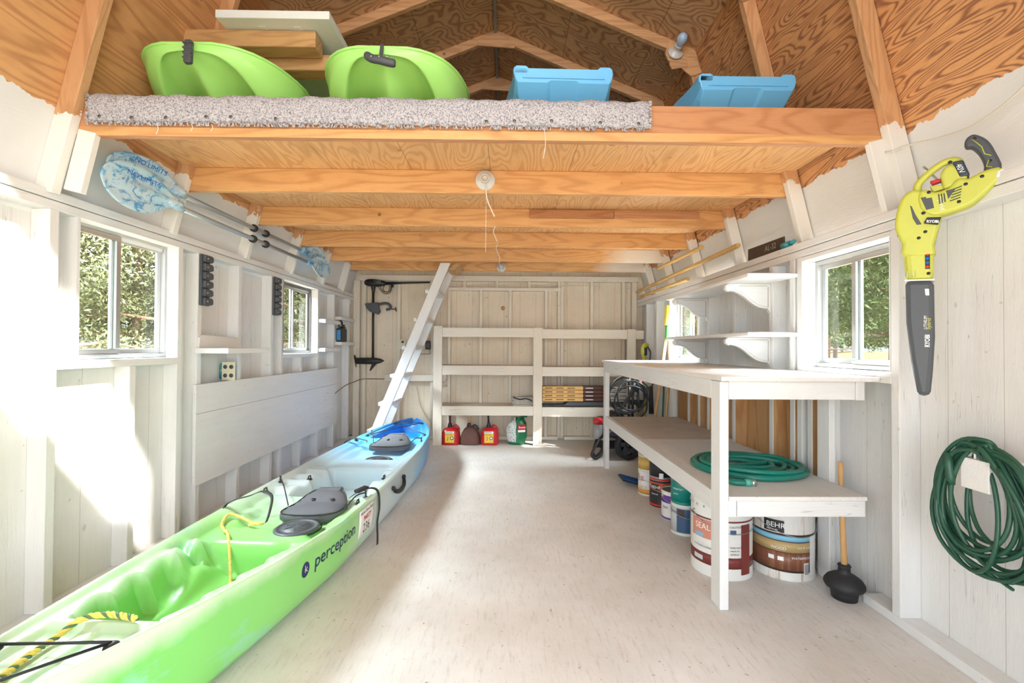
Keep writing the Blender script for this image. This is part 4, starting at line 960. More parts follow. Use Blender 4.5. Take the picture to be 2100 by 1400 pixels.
# ================================================ lamps and cords
def lamp_socket(c, ax, label, bulb=None, cord=None, cat='lamp'):
    t = thing('lamp_socket', label, cat, tuple(c)); c = Vector(c); a = Vector(ax).normalized()
    MB().lathe([(0.0, 0.0), (0.056, 0.0), (0.058, 0.006), (0.052, 0.012), (0.030, 0.020), (0.024, 0.028), (0.023, 0.055), (0.026, 0.058), (0.026, 0.064), (0.019, 0.066), (0.018, 0.05), (0.0, 0.048)], c, a, seg=36).build('socket_body', M['porcelain'], t)
    u = a.orthogonal().normalized()
    for s_ in (-1, 1): MB().lathe([(0, 0.003), (0.005, 0.002), (0.006, 0)], c + Vector((s_ * 0.040, 0, 0)) + a * 0.014, a, seg=10).build('mounting_screw', M['steel'], t)
    if bulb:
        MB().lathe([(0.016, 0.055), (0.020, 0.075), (0.034, 0.105), (0.036, 0.125), (0.028, 0.148), (0.012, 0.158), (0.0, 0.160)], c, a, seg=24).build('bulb', bulb, t)
    else: MB().lathe([(0.0165, 0.049), (0.0165, 0.060), (0.0175, 0.060)], c, a, seg=20).build('brass_thread', M['gold_ink'], t)
    return t
t = lamp_socket((-0.128, 2.66, 2.145), (0, -1, -0.12), 'white porcelain lamp socket without a bulb on the second joist, with a pull string')
x = -0.122
MB().tube([(x, 2.635, 2.12), (x + 0.001, 2.632, 1.95), (x, 2.63, 1.72)], 0.0012, 5).build('pull_string', M['string'], t)
MB().tube(catmull([(x, 2.634, 2.10), (x + 0.002, 2.63, 2.05), (x + 0.012, 2.632, 2.01), (x + 0.035, 2.64, 1.96), (x + 0.05, 2.65, 1.93)], 6), 0.0035, 6).build('supply_cord', M['string'], t)
o = MB().tube(catmull([(-0.085, 3.395, 2.07), (-0.10, 3.39, 2.03), (-0.085, 3.385, 1.99), (-0.072, 3.39, 1.955)], 6), 0.0035, 6).build('pull_cord', M['string'], None)
tag(o, 'short white cord dangling from the third loft joist', 'cord')
for q, (x_, y_, l_) in enumerate(((-0.07, 4.095, 'short white cord dangling from the fourth loft joist'), (-0.055, 4.785, 'short white cord dangling from the fifth loft joist'))):
    tag(MB().tube(catmull([(x_ - 0.01, y_, 2.11), (x_ - 0.022, y_ - 0.008, 2.05), (x_, y_ - 0.01, 1.99), (x_ + 0.012, y_ - 0.005, 1.955)], 6), 0.0035, 6).build('pull_cord', M['string'], None), l_, 'cord')
bulbm = plain('frosted_blue_white_bulb', (0.42, 0.58, 0.78), 0.15)
lamp_socket((-0.062, 5.388, 2.115), (0, -1, -0.1), 'lamp socket with a clear bulb on the rearmost joist', bulb=plain('clear_bulb', (0.55, 0.55, 0.55), 0.05))
t = lamp_socket((1.245, 3.34, 3.36), (0.05, -1, 0.25), 'porcelain lamp socket with a pale blue bulb on the right roof knee', bulb=bulbm)
MB().prism([(1.20, 3.46), (1.32, 3.40), (1.34, 3.26), (1.22, 3.24), (1.17, 3.36)], (0, 3.341, 0), (1, 0, 0), (0, 0, 1), (0, 0.014, 0)).build('mounting_block', M['rafter_up'], t, bevel=0.002)
o = MB().tube(catmull([(1.655, 1.965, 2.035), (1.655, 1.93, 2.02), (1.675, 1.86, 2.02), (1.69, 1.74, 1.995), (1.692, 1.60, 1.985), (1.685, 1.45, 2.03), (1.66, 1.30, 2.12), (1.62, 1.15, 2.25)], 8), 0.0042, 8).build('electric_cable', M['cable'], None)
tag(o, 'thin cream electric cable running over the white roof slope at upper right', 'cable')
def wire(pts, label, r=0.003, mat=None, name='electric_cable'):
    o = MB().tube(catmull(pts, 6), r, 6).build(name, mat or M['bpaint_x'], None); tag(o, label, 'cable'); return o
wire([(-1.30, 5.80, 1.975), (-1.2, 5.79, 1.96), (-1.05, 5.79, 1.985), (-0.7, 5.79, 1.985), (-0.5, 5.75, 1.945), (-0.3, 5.75, 1.955), (-0.1, 5.745, 1.95), (0.1, 5.745, 1.975), (0.35, 5.75, 1.965), (0.6, 5.75, 1.94), (0.9, 5.75, 1.95), (1.2, 5.75, 1.945)], 'painted cable looping along the top of the back wall')
wire([(-1.93, 4.95, 0.60), (-1.91, 5.12, 0.64), (-1.90, 5.4, 0.70), (-1.86, 5.6, 0.73), (-1.80, 5.745, 0.755), (-1.6, 5.745, 0.757), (-1.40, 5.745, 0.755), (-1.2, 5.75, 0.73)], 'brown cable along the back left corner at knee height', 0.005, plain('brown_cable', (0.22, 0.15, 0.09), 0.7))
wire([(-1.13, 5.80, 0.66), (-1.08, 5.80, 0.42), (-1.0, 5.79, 0.27), (-0.94, 5.79, 0.22), (-0.885, 5.79, 0.24), (-0.89, 5.79, 0.20), (-0.93, 5.79, 0.215)], 'loose cable end hanging low on the back wall left of the rack', 0.004, plain('tan_cable', (0.42, 0.32, 0.20), 0.7))
t = thing('wall_outlet', 'cream double outlet on the back wall, partly behind the ladder', 'outlet', (-1.29, 5.75, 1.2))
MB().box(-1.335, -1.265, 5.735, 5.755, 1.13, 1.26).build('cover_plate', M['cream'], t, bevel=0.003)
for z in (1.225, 1.165): MB().lathe([(0, 0.002), (0.015, 0.002), (0.016, 0)], (-1.30, 5.735, z), (0, -1, 0), seg=14).build('receptacle', M['dgrey'], t)
t = thing('charger', 'black wall charger plugged in left of the storage rack', 'charger', (-0.975, 5.74, 1.18))
MB().box(-1.012, -0.948, 5.70, 5.754, 1.13, 1.24).build('charger_body', M['black'], t, bevel=0.008)
MB().box(-1.0, -0.96, 5.697, 5.70, 1.16, 1.21).build('charger_face', M['dgrey'], t, bevel=0.001)
MB().tube(catmull([(-0.965, 5.72, 1.13), (-0.955, 5.74, 1.09), (-0.97, 5.752, 1.075), (-1.10, 5.752, 1.075), (-1.16, 5.752, 1.08)], 5), 0.003, 6).build('charger_cord', M['black'], t)

# ================================================ trolling motor on the back wall
t = thing('trolling_motor', 'black trolling motor hung on the back wall left of the ladder', 'boat motor', (-1.66, 5.70, 0.95))
MB().tube([(-1.665, 5.70, 1.90), (-1.66, 5.70, 1.02)], 0.014, 12).build('shaft', M['black'], t)
hd = []
for s_, r_, z_ in ((-1.775, 0.010, 1.968), (-1.765, 0.030, 1.966), (-1.73, 0.045, 1.962), (-1.66, 0.050, 1.958), (-1.60, 0.045, 1.956), (-1.53, 0.032, 1.955), (-1.50, 0.018, 1.955)): hd.append((s_, r_, z_))
MB().tube([(a, 5.70, c) for a, b, c in hd], [b for a, b, c in hd], 18).build('control_head', M['black'], t)
MB().box(-1.655, -1.56, 5.655, 5.662, 1.955, 1.985).build('head_decal', plain('olive_blue_decal', (0.10, 0.12, 0.10), 0.4, var=0.8, nscale=60), t, bevel=0.001)
MB().tube([(-1.50, 5.70, 1.955), (-1.30, 5.70, 1.962), (-0.96, 5.70, 1.972)], [0.022, 0.014, 0.011], 10).build('tiller', M['black'], t)
MB().lathe([(0.016, -0.02), (0.020, 0.0), (0.016, 0.02)], (-1.43, 5.70, 1.925), (0, 0, 1), seg=12).build('tiller_knob', M['black'], t)
MB().lathe([(0.03, 0.04), (0.028, 0.0), (0.018, -0.05), (0.018, -0.06)], (-1.663, 5.70, 1.90), (0, 0, 1), seg=14).build('collar', M['black'], t)
cl = MB().prism([(-1.76, 1.70), (-1.60, 1.715), (-1.575, 1.60), (-1.60, 1.565), (-1.70, 1.60), (-1.745, 1.65)], (0, 5.665, 0), (1, 0, 0), (0, 0, 1), (0, 0.07, 0)).build('clamp_bracket', M['dgrey'], t, bevel=0.006)
MB().tube(catmull([(-1.60, 5.70, 1.69), (-1.52, 5.70, 1.705), (-1.47, 5.70, 1.695), (-1.445, 5.70, 1.66), (-1.46, 5.70, 1.635), (-1.50, 5.70, 1.625)], 5), 0.017, 10).build('clamp_arm', M['dgrey'], cl)
MB().tube([(-1.47, 5.70, 1.635), (-1.385, 5.70, 1.632)], 0.006, 8).obox((-1.385, 5.70, 1.655), (-1.375, 5.70, 1.605), (0, 1, 0), 0.012, 0.012).build('clamp_screw', M['black'], cl)
mo = [(-1.875, 0.030, 0.985), (-1.86, 0.040, 0.985), (-1.70, 0.042, 0.985), (-1.62, 0.040, 0.985), (-1.56, 0.026, 0.987), (-1.52, 0.004, 0.988)]
MB().tube([(a, 5.69, c) for a, b, c in mo], [b for a, b, c in mo], 20).build('motor_pod', M['black'], t)
MB().prism([(-1.665, 0.96), (-1.60, 0.96), (-1.685, 0.86), (-1.70, 0.865)], (0, 5.684, 0), (1, 0, 0), (0, 0, 1), (0, 0.012, 0)).build('skeg', M['black'], t, bevel=0.003)
MB().prism([(-1.89, 1.0), (-1.865, 0.99), (-1.87, 1.04), (-1.895, 1.065)], (0, 5.683, 0), (1, 0, 0), (0, 0, 1), (0, 0.014, 0)).prism([(-1.875, 0.95), (-1.865, 0.955), (-1.86, 0.905), (-1.87, 0.91)], (0, 5.683, 0), (1, 0, 0), (0, 0, 1), (0, 0.014, 0)).build('propeller_blade', M['black'], t, bevel=0.003)
lp = []
for k in range(2):
    MB().tube(catmull([(-1.60 + 0.03 * k, 5.655, 1.93), (-1.565 + 0.02 * k, 5.65, 1.87), (-1.51, 5.65, 1.82 + 0.02 * k), (-1.45, 5.65, 1.83 + 0.02 * k), (-1.425 - 0.01 * k, 5.65, 1.88), (-1.43, 5.655, 1.95)], 6), 0.0045, 6).build('power_cable', M['black'], t)
MB().tube(catmull([(-1.50, 5.655, 1.94), (-1.53, 5.65, 1.88), (-1.50, 5.65, 1.84), (-1.46, 5.65, 1.85), (-1.445, 5.65, 1.94)], 6), 0.0045, 6).build('power_cable', M['black'], t)

# ================================================ paddles on the left roof slope
m = NT('marbled_paddle_plastic')
n1 = m.noise(16, 6, 0.75, m.map((1, 0.6, 1)), 1.0)
c = m.mix(m.ramp(m.noise(3.5, 4, 0.6), [(0.35, 0.0), (0.7, 1.0)]), (0.62, 0.76, 0.82), (0.38, 0.66, 0.80))
c = m.mix(m.ramp(n1, [(0.50, 0.0), (0.58, 1.0)]), c, (0.04, 0.32, 0.66))
m.set('Base Color', c); m.set('Roughness', 0.32); M['paddle'] = m.m
def paddle(y0, y1, z0, z1, x, wl, label, tilt, txt):
    """blade tips at y0 and y1; wl: blade widths near and far; the blades hang with their faces to the room"""
    t = thing('kayak_paddle', label, 'paddle', (x, (y0 + y1) / 2, (z0 + z1) / 2), 'kayak paddles')
    A = Vector((x, y0, z0)); B = Vector((x, y1, z1)); d = (B - A).normalized(); L = (B - A).length
    up_ = Vector((math.sin(tilt), 0, math.cos(tilt))); up_ = (up_ - d * up_.dot(d)).normalized(); nn = d.cross(up_)
    if nn.x < 0: nn = -nn
    MB().tube([A + d * 0.42, B - d * 0.42], 0.0145, 14).build('shaft', plain('grey_aluminium_shaft', (0.42, 0.46, 0.50), 0.3, 0.7), t)
    for q in (0.47, 0.535): MB().lathe([(0.016, -0.012), (0.027, -0.010), (0.027, 0.010), (0.016, 0.012)], A + d * (L * q + (0.06 if wl[0] < 0.2 else 0)), d, seg=18).build('drip_ring', M['rubber'], t)
    for end, (O, dd, wd) in enumerate(((A, d, wl[0]), (B, -d, wl[1]))):
        ns = 26; P = []
        for i in range(ns + 1):
            s = 0.50 * i / ns; u = s / 0.50
            hw = wd * 0.5 * (max(0.0, 1 - (1 - min(u / 0.42, 1)) ** 2.1) ** 0.5) * (1 - 0.86 * smooth(0.46, 1.0, u))
            hw = max(hw, 0.012); row = []
            off = 0.015 * smooth(0, 1, u)
            for k in range(13):
                v = -1 + k / 6
                rib = 0.012 * math.exp(-(v * hw / 0.014) ** 2) * smooth(0.03, 0.3, u)
                cup = 0.022 * (1 - v * v) * (hw / (wd / 2))
                row.append(O + dd * s + up_ * (v * hw + off) + nn * (rib - cup * 0.6 + 0.01))
            P.append(row)
        bl = MB().grid(P).build('blade', M['paddle'], t, solid=0.006)
        def onb(al, yy, O=O, dd=dd, wd=wd, lift=0.0045):
            # a point on the blade face, al along the shaft axis d from the tip A (or B), yy up the blade
            s = al if end == 0 else -al; u = s / 0.50
            hw = max(0.012, wd * 0.5 * (max(0.0, 1 - (1 - min(u / 0.42, 1)) ** 2.1) ** 0.5) * (1 - 0.86 * smooth(0.46, 1.0, u)))
            off = 0.015 * smooth(0, 1, u); v = (yy - off) / hw
            return O + d * al + up_ * yy + nn * (0.012 * math.exp(-(v * hw / 0.014) ** 2) * smooth(0.03, 0.3, u) - 0.022 * (1 - v * v) * (hw / (wd / 2)) * 0.6 + 0.01 + lift)
        MB().tube([O + dd * 0.40 + nn * 0.005, O + dd * 0.47, O + dd * 0.52], [0.017, 0.019, 0.018], 14).build('blade_ferrule', M['paddle'], bl)
        if txt and end == 0:
            text('NO.LIMITS', 0.034, M['blue_ink'], bl, 0, 0, 0, warp=lambda x, y: onb(0.14 + x * 1.3, 0.054 + y))
            text('TORRENT', 0.026, plain('grey_ink', (0.35, 0.48, 0.55), 0.5, var=0), bl, 0, 0, 0, warp=lambda x, y: onb(0.18 + x, 0.022 + y))
        elif end == 1:
            text('NO.LIMITS', 0.022, M['blue_ink'], bl, 0, 0, 0, warp=lambda x, y: onb(-0.29 + x * 1.1, 0.050 + y))
    return t
paddle(2.02, 4.62, 1.925, 1.925, -1.80, (0.225, 0.20), 'lower of the two marbled blue kayak paddles on the left roof slope', R(2), True)
paddle(2.10, 4.60, 2.02, 2.03, -1.845, (0.18, 0.18), 'upper kayak paddle behind the other, paler blade, on the left roof slope', R(14), True)

# ================================================ bamboo, sign board on the right roof slope
def pole(a, b, r, label):
    A, B = Vector(a), Vector(b); pts = []; rr = []; n = max(4, int((B - A).length / 0.22))
    for i in range(n):
        for q, k in ((0.0, 1.14), (0.04, 1.0), (0.96, 1.0)): pts.append(A.lerp(B, (i + q) / n)); rr.append(r * k)
    pts.append(B); rr.append(r)
    o = MB().tube(pts, rr, 10).build('bamboo_pole', M['bamboo'], None); tag(o, label, 'pole', 'bamboo poles on the right roof slope')
pole((1.63, 4.86, 2.02), (1.645, 3.80, 2.02), 0.017, 'upper short bamboo pole on the right roof slope')
pole((1.66, 5.80, 1.875), (1.645, 3.20, 1.90), 0.017, 'longest bamboo pole, between the two shorter ones')
pole((1.665, 5.55, 1.80), (1.655, 4.12, 1.798), 0.017, 'lowest bamboo pole, resting on the right top plate')
t = thing('number_board', 'dark slatted board with faded marks standing on the right top plate', 'board', (1.68, 3.05, PR1))
MB().obox((1.685, 3.14, 1.817), (1.69, 2.74, 1.812), (0, 0, 1), 0.080, 0.010).build('board', plain('dark_brown_board', (0.06, 0.04, 0.03), 0.6, var=0.5, nscale=30), t, bevel=0.002)
text('AL-32', 0.05, plain('faded_chalk', (0.42, 0.38, 0.34), 0.8, var=0), t, (1.679, 2.93, 1.798), (0, -1, 0), (0, 0, 1), thick=0.001)
o = MB().tube([(1.675, 2.73, 1.79), (1.675, 2.66, 1.79)], 0.018, 12).tube([(1.675, 2.66, 1.79), (1.675, 2.62, 1.795)], 0.012, 10).build('hose_fitting', plain('aqua_plastic', (0.04, 0.30, 0.36), 0.4), None)
tag(o, 'small aqua plastic fitting on the right plate beside the dark board', 'fitting')

# ================================================ leaf blower hanging at right
t = thing('leaf_blower', 'yellow-green cordless leaf blower with long dark nozzle hanging on the right wall', 'leaf blower', (1.52, 1.66, 1.0))
BO = Vector((1.46, 1.71, 0)); BU = Vector((0.716, -0.698, 0)); BN = Vector((-0.698, -0.716, 0)); BZ_ = Vector((0, 0, 1))
def bp(u, z, d=0.0): return BO + BU * u + BZ_ * z + BN * d        # d > 0: towards the room
def slab(poly, d0, th, name, mat, bev, par=None, segs=3):
    """outline (u, z) whose front lies d0 proud of the blower's side plane, th thick"""
    return MB().prism(poly, BO + BN * d0, BU, BZ_, -BN * th).build(name, mat, par or t, bevel=bev, segs=segs)
def sm(poly, n=4): return [(p.x, p.y) for p in catmull([(a, b, 0) for a, b in poly], n, True)]
hous = [(0.035, 1.565), (0.038, 1.52), (0.121, 1.512), (0.124, 1.552), (0.137, 1.617), (0.145, 1.671), (0.123, 1.72), (0.077, 1.761), (0.043, 1.751), (0.022, 1.706), (0.014, 1.639), (0.023, 1.595)]
slab(sm(hous, 3), 0.0, 0.082, 'fan_housing', M['lime'], 0.024, segs=4)
tb = slab([(0.036, 1.57), (0.038, 1.50), (0.044, 1.425), (0.122, 1.421), (0.122, 1.49), (0.124, 1.57)], -0.004, 0.074, 'outlet_tube', M['lime'], 0.022, segs=3)
noz = slab([(0.043, 1.426), (0.122, 1.420), (0.124, 1.216), (0.118, 1.092), (0.111, 1.0), (0.077, 0.998), (0.058, 1.126), (0.045, 1.271)], -0.006, 0.066, 'nozzle', M['dgrey'], 0.015, segs=2)
slab([(0.041, 1.431), (0.124, 1.426), (0.124, 1.420), (0.041, 1.425)], -0.002, 0.078, 'pale_ring', M['white_ink'], 0.002)
bd = slab(sm([(0.08, 1.750), (0.11, 1.752), (0.125, 1.741), (0.161, 1.747), (0.183, 1.778), (0.211, 1.769), (0.246, 1.785), (0.284, 1.790), (0.297, 1.770), (0.284, 1.739), (0.24, 1.690), (0.21, 1.669), (0.148, 1.653), (0.116, 1.654), (0.084, 1.688)], 2), 0.006, 0.070, 'motor_body', M['lime'], 0.013)
slab([(0.148, 1.745), (0.140, 1.800), (0.150, 1.826), (0.174, 1.832), (0.214, 1.776), (0.195, 1.755)], -0.002, 0.055, 'battery_neck', M['lime'], 0.010)
bt = slab([(0.172, 1.838), (0.199, 1.838), (0.217, 1.779), (0.190, 1.777)], 0.001, 0.060, 'battery_band', plain('slate_plastic', (0.035, 0.05, 0.07), 0.4), 0.006)
text('40V', 0.022, M['white_ink'], bt, bp(0.180, 1.822, 0.0018), BU * 0.3 - BZ_, BU + BZ_ * 0.3, thick=0.0004)
gp = slab(sm([(0.203, 1.9), (0.211, 1.918), (0.229, 1.923), (0.259, 1.895), (0.279, 1.847), (0.293, 1.785), (0.250, 1.770), (0.252, 1.809), (0.241, 1.848), (0.223, 1.877), (0.208, 1.883)], 3), -0.010, 0.042, 'rear_handle', M['dgrey'], 0.012)
MB().tube([bp(0.222, 1.905, -0.0085), bp(0.245, 1.872, -0.0085), bp(0.252, 1.845, -0.0085), bp(0.268, 1.835, -0.0085)], 0.0016, 6).tube([bp(0.262, 1.822, -0.0085), bp(0.256, 1.80, -0.0085), bp(0.270, 1.795, -0.0085)], 0.0016, 6).build('piping_line', M['lime'], gp)
MB().tube(catmull([bp(0.078, 1.752, -0.03), bp(0.080, 1.785, -0.03), bp(0.108, 1.818, -0.03), bp(0.143, 1.844, -0.03), bp(0.174, 1.850, -0.03), bp(0.190, 1.838, -0.03), bp(0.192, 1.816, -0.03)], 5), 0.0125, 12).build('front_handle', M['lime'], t)
slab([(0.281, 1.774), (0.297, 1.780), (0.303, 1.762), (0.293, 1.748), (0.276, 1.754)], 0.010, 0.05, 'latch', M['white_plastic'], 0.005)
slab([(0.112, 1.786), (0.140, 1.790), (0.143, 1.779), (0.119, 1.773)], -0.012, 0.03, 'trigger', M['red'], 0.003)
slab([(0.112, 1.768), (0.150, 1.765), (0.154, 1.750), (0.122, 1.744)], -0.014, 0.03, 'trigger_guard', M['lime'], 0.003)
slab([(0.088, 1.726), (0.102, 1.726), (0.103, 1.720), (0.118, 1.720), (0.124, 1.681), (0.103, 1.678)], 0.0075, 0.006, 'vent_insert', M['dgrey'], 0.001)
slab([(0.155, 1.736), (0.181, 1.740), (0.161, 1.705)], 0.0075, 0.006, 'vent_insert', M['dgrey'], 0.001)
for k in range(3): MB().obox(bp(0.136 + 0.007 * k, 1.728, 0.0075), bp(0.139 + 0.007 * k, 1.692 + 0.002 * k, 0.0075), BN, 0.002, 0.0028).build('vent_slot', M['black'], bd)
for k in range(5): MB().obox(bp(0.165 + 0.0025 * k, 1.697 + 0.010 * k, 0.0075), bp(0.192 + 0.001 * k, 1.704 + 0.0098 * k, 0.0075), BN, 0.002, 0.0028).build('vent_slot', M['black'], bd)
slab([(0.058, 1.705), (0.063, 1.700), (0.073, 1.668), (0.090, 1.629), (0.077, 1.629), (0.066, 1.655)], 0.002, 0.006, 'grille_band', M['dgrey'], 0.001)
text('hybrid', 0.020, M['white_ink'], bd, bp(0.134, 1.718, 0.0068), BU * 0.12 - BZ_, BU + BZ_ * 0.12, thick=0.0004)
pl_ = slab([(0.105, 1.650), (0.143, 1.644), (0.134, 1.618), (0.096, 1.630)], 0.009, 0.006, 'name_plate', M['ink'], 0.001)
text('RYOBI', 0.0135, M['white_ink'], pl_, bp(0.1035, 1.631, 0.0093), BU - BZ_ * 0.2, BZ_, thick=0.0004, bold=0.0005, sx=0.86)
for (a, b, d) in ((0.082, 1.58, 0), (0.110, 1.741, 0.006), (0.166, 1.842, -0.0155), (0.245, 1.765, 0.006), (0.205, 1.748, 0.006), (0.188, 1.690, 0.006), (0.228, 1.906, -0.010), (0.264, 1.818, -0.010), (0.10, 1.60, 0.0), (0.108, 1.447, -0.004), (0.095, 1.668, 0.006), (0.026, 1.60, -0.012)):
    MB().lathe([(0, 0.0016), (0.005, 0.001), (0.0058, 0)], bp(a, b, d), BN, seg=12).build('screw', M['black'], t)
ws = slab([(0.098, 1.572), (0.112, 1.571), (0.112, 1.463), (0.099, 1.464)], -0.0022, 0.002, 'warning_strip', M['ink'], 0.0004, tb)
for k in range(7): MB().lathe([(0, 0.0008), (0.0048, 0.0006), (0.0052, 0)], bp(0.105, 1.563 - 0.0152 * k, -0.0021), BN, seg=12).build('pictogram', [M['red_ink'], M['white_ink'], M['red_ink'], M['red_ink'], M['blue_ink'], M['blue_ink'], M['red_ink']][k], ws)
text('RYOBI', 0.019, M['white_ink'], noz, bp(0.110, 1.178, -0.0055), BZ_, -BU, thick=0.0004, bold=0.0005, sx=0.85)
text('LITHIUM', 0.013, M['white_ink'], noz, bp(0.103, 1.242, -0.0055), BZ_, -BU, thick=0.0004, shear=0.3)
text('hybrid', 0.016, M['lime'], noz, bp(0.113, 1.242, -0.0055), BZ_, -BU, thick=0.0004, shear=0.3)
slab([(0.097, 1.392), (0.109, 1.391), (0.110, 1.366), (0.099, 1.367)], -0.003, 0.004, 'nozzle_button', M['white_plastic'], 0.002, noz)
for k in range(3): MB().obox(bp(0.050 + 0.011 * k, 1.462, -0.0035), bp(0.050 + 0.011 * k, 1.437, -0.0035), BN, 0.0015, 0.004).build('tube_rib', plain('pale_olive_rib', (0.40, 0.45, 0.20), 0.4), tb)
MB().tube([(1.75, 1.80, 1.835), (1.545, 1.66, 1.846)], 0.004, 8).build('hanging_nail', M['wire'], t)

# ================================================ extension cord on its block
t = thing('cord_hanger', 'white painted wood block with a nail on the right wall, holding the green cord', 'hook', (1.70, 1.53, 0.75))
MB().box(1.60, XR, 1.49, 1.585, 0.69, 0.795).build('block', M['paint_x'], t, bevel=0.003)
MB().tube([(1.612, 1.545, 0.785), (1.610, 1.545, 0.83)], 0.0035, 8).build('nail', M['white_plastic'], t)
t = thing('extension_cord', 'dark green extension cord coiled and hung on the white wall block', 'extension cord', (1.63, 1.55, 0.4))
random.seed(11)
pts = []
for k in range(14):
    cy, cz = 1.545 + random.uniform(-0.022, 0.012) - (0.02 if k % 3 == 2 else 0), 0.0; a = 0.125 + random.uniform(-0.03, 0.035); top = 0.822 + random.uniform(-0.006, 0.035); bot = 0.45 + random.uniform(-0.05, 0.07)
    if k == 3: top, bot, a = 0.868, 0.415, 0.165
    if k == 7: bot, a = 0.40, 0.15
    x0 = 1.625 + random.uniform(-0.028, 0.02); ph = random.uniform(-0.2, 0.2); sk = random.uniform(-0.03, 0.05)
    for i in range(12):
        an = 2 * PI * i / 12 + ph; zz = (top + bot) / 2 + (top - bot) / 2 * math.cos(an)
        pts.append((x0 + 0.012 * math.sin(an * 2 + k), cy + a * math.sin(an) * (1 - 0.18 * math.cos(an)) - sk * math.sin(an * 0.5) - 0.04 * (0.6 - zz), zz))
MB().tube(catmull(pts, 4), 0.0070, 8).build('coil', M['cord'], t)
MB().tube([(1.585, 1.615, 0.80), (1.585, 1.612, 0.76), (1.585, 1.605, 0.715), (1.587, 1.60, 0.69)], [0.010, 0.014, 0.014, 0.008], 10).build('plug', M['cord'], t)
MB().obox((1.61, 1.60, 0.45), (1.608, 1.425, 0.41), (1, 0, 0), 0.01, 0.01).build('tail', M['cord'], t, bevel=0.004)

# ================================================ plunger
t = thing('plunger', 'black rubber plunger with a wooden handle standing beside the workbench', 'plunger', (1.585, 2.17, 0))
MB().lathe([(0.045, 0.001), (0.052, 0.0), (0.056, 0.03), (0.060, 0.040), (0.076, 0.050), (0.083, 0.062), (0.082, 0.074), (0.070, 0.092), (0.050, 0.106), (0.030, 0.114), (0.025, 0.122), (0.024, 0.145), (0.028, 0.150), (0.024, 0.156), (0.0, 0.156)], (1.595, 2.13, 0.002), (0, 0, 1), seg=36).build('cup', M['rubber'], t)
MB().tube([(1.595, 2.13, 0.14), (1.667, 2.25, 0.60), (1.668, 2.252, 0.61)], [0.013, 0.012, 0.006], 14).build('handle', M['handle_wood'], t)


# ================================================ garden hose on the bench shelf
t = thing('garden_hose', 'green garden hose coiled loosely on the lower shelf of the workbench', 'garden hose', (1.33, 2.62, 0.508))
random.seed(5); pts = []
for k in range(8):
    rx, ry_ = 0.265 - 0.012 * k + random.uniform(-0.02, 0.02), 0.245 - 0.018 * k + random.uniform(-0.02, 0.02)
    if k == 0: rx, ry_ = 0.285, 0.27
    if k >= 5: rx, ry_ = 0.17 + random.uniform(-0.02, 0.02), 0.14
    cx, cy = 1.335 + random.uniform(-0.012, 0.012) - (0.05 if k >= 5 else 0), 2.50 + random.uniform(-0.02, 0.02)
    for i in range(12):
        an = 2 * PI * (i + 12 * k) / 12 + 0.6
        z = 0.507 + 0.013 + 0.012 * (k % 3) + 0.006 * math.sin(an * 1.5 + k)
        pts.append((cx + rx * math.cos(an), cy + ry_ * math.sin(an), max(z, 0.521)))
MB().tube(catmull(pts, 5), 0.0125, 10).build('coil', M['hose'], t)
e = Vector(pts[0]); 
MB().tube(catmull([tuple(pts[-1]), (1.14, 2.36, 0.55), (1.09, 2.27, 0.53), (1.10, 2.20, 0.522), (1.16, 2.185, 0.522)], 6), 0.0125, 10).build('free_end', M['hose'], t)
MB().tube([(1.155, 2.186, 0.523), (1.185, 2.183, 0.523)], 0.017, 14).build('coupling', plain('pale_green_coupling', (0.10, 0.42, 0.32), 0.4), t)
MB().lathe([(0.016, 0), (0.0175, 0.004), (0.0175, 0.018), (0.014, 0.018), (0.013, 0.004)], (1.185, 2.183, 0.523), (1, -0.08, 0), seg=18).build('fitting', M['steel'], t)

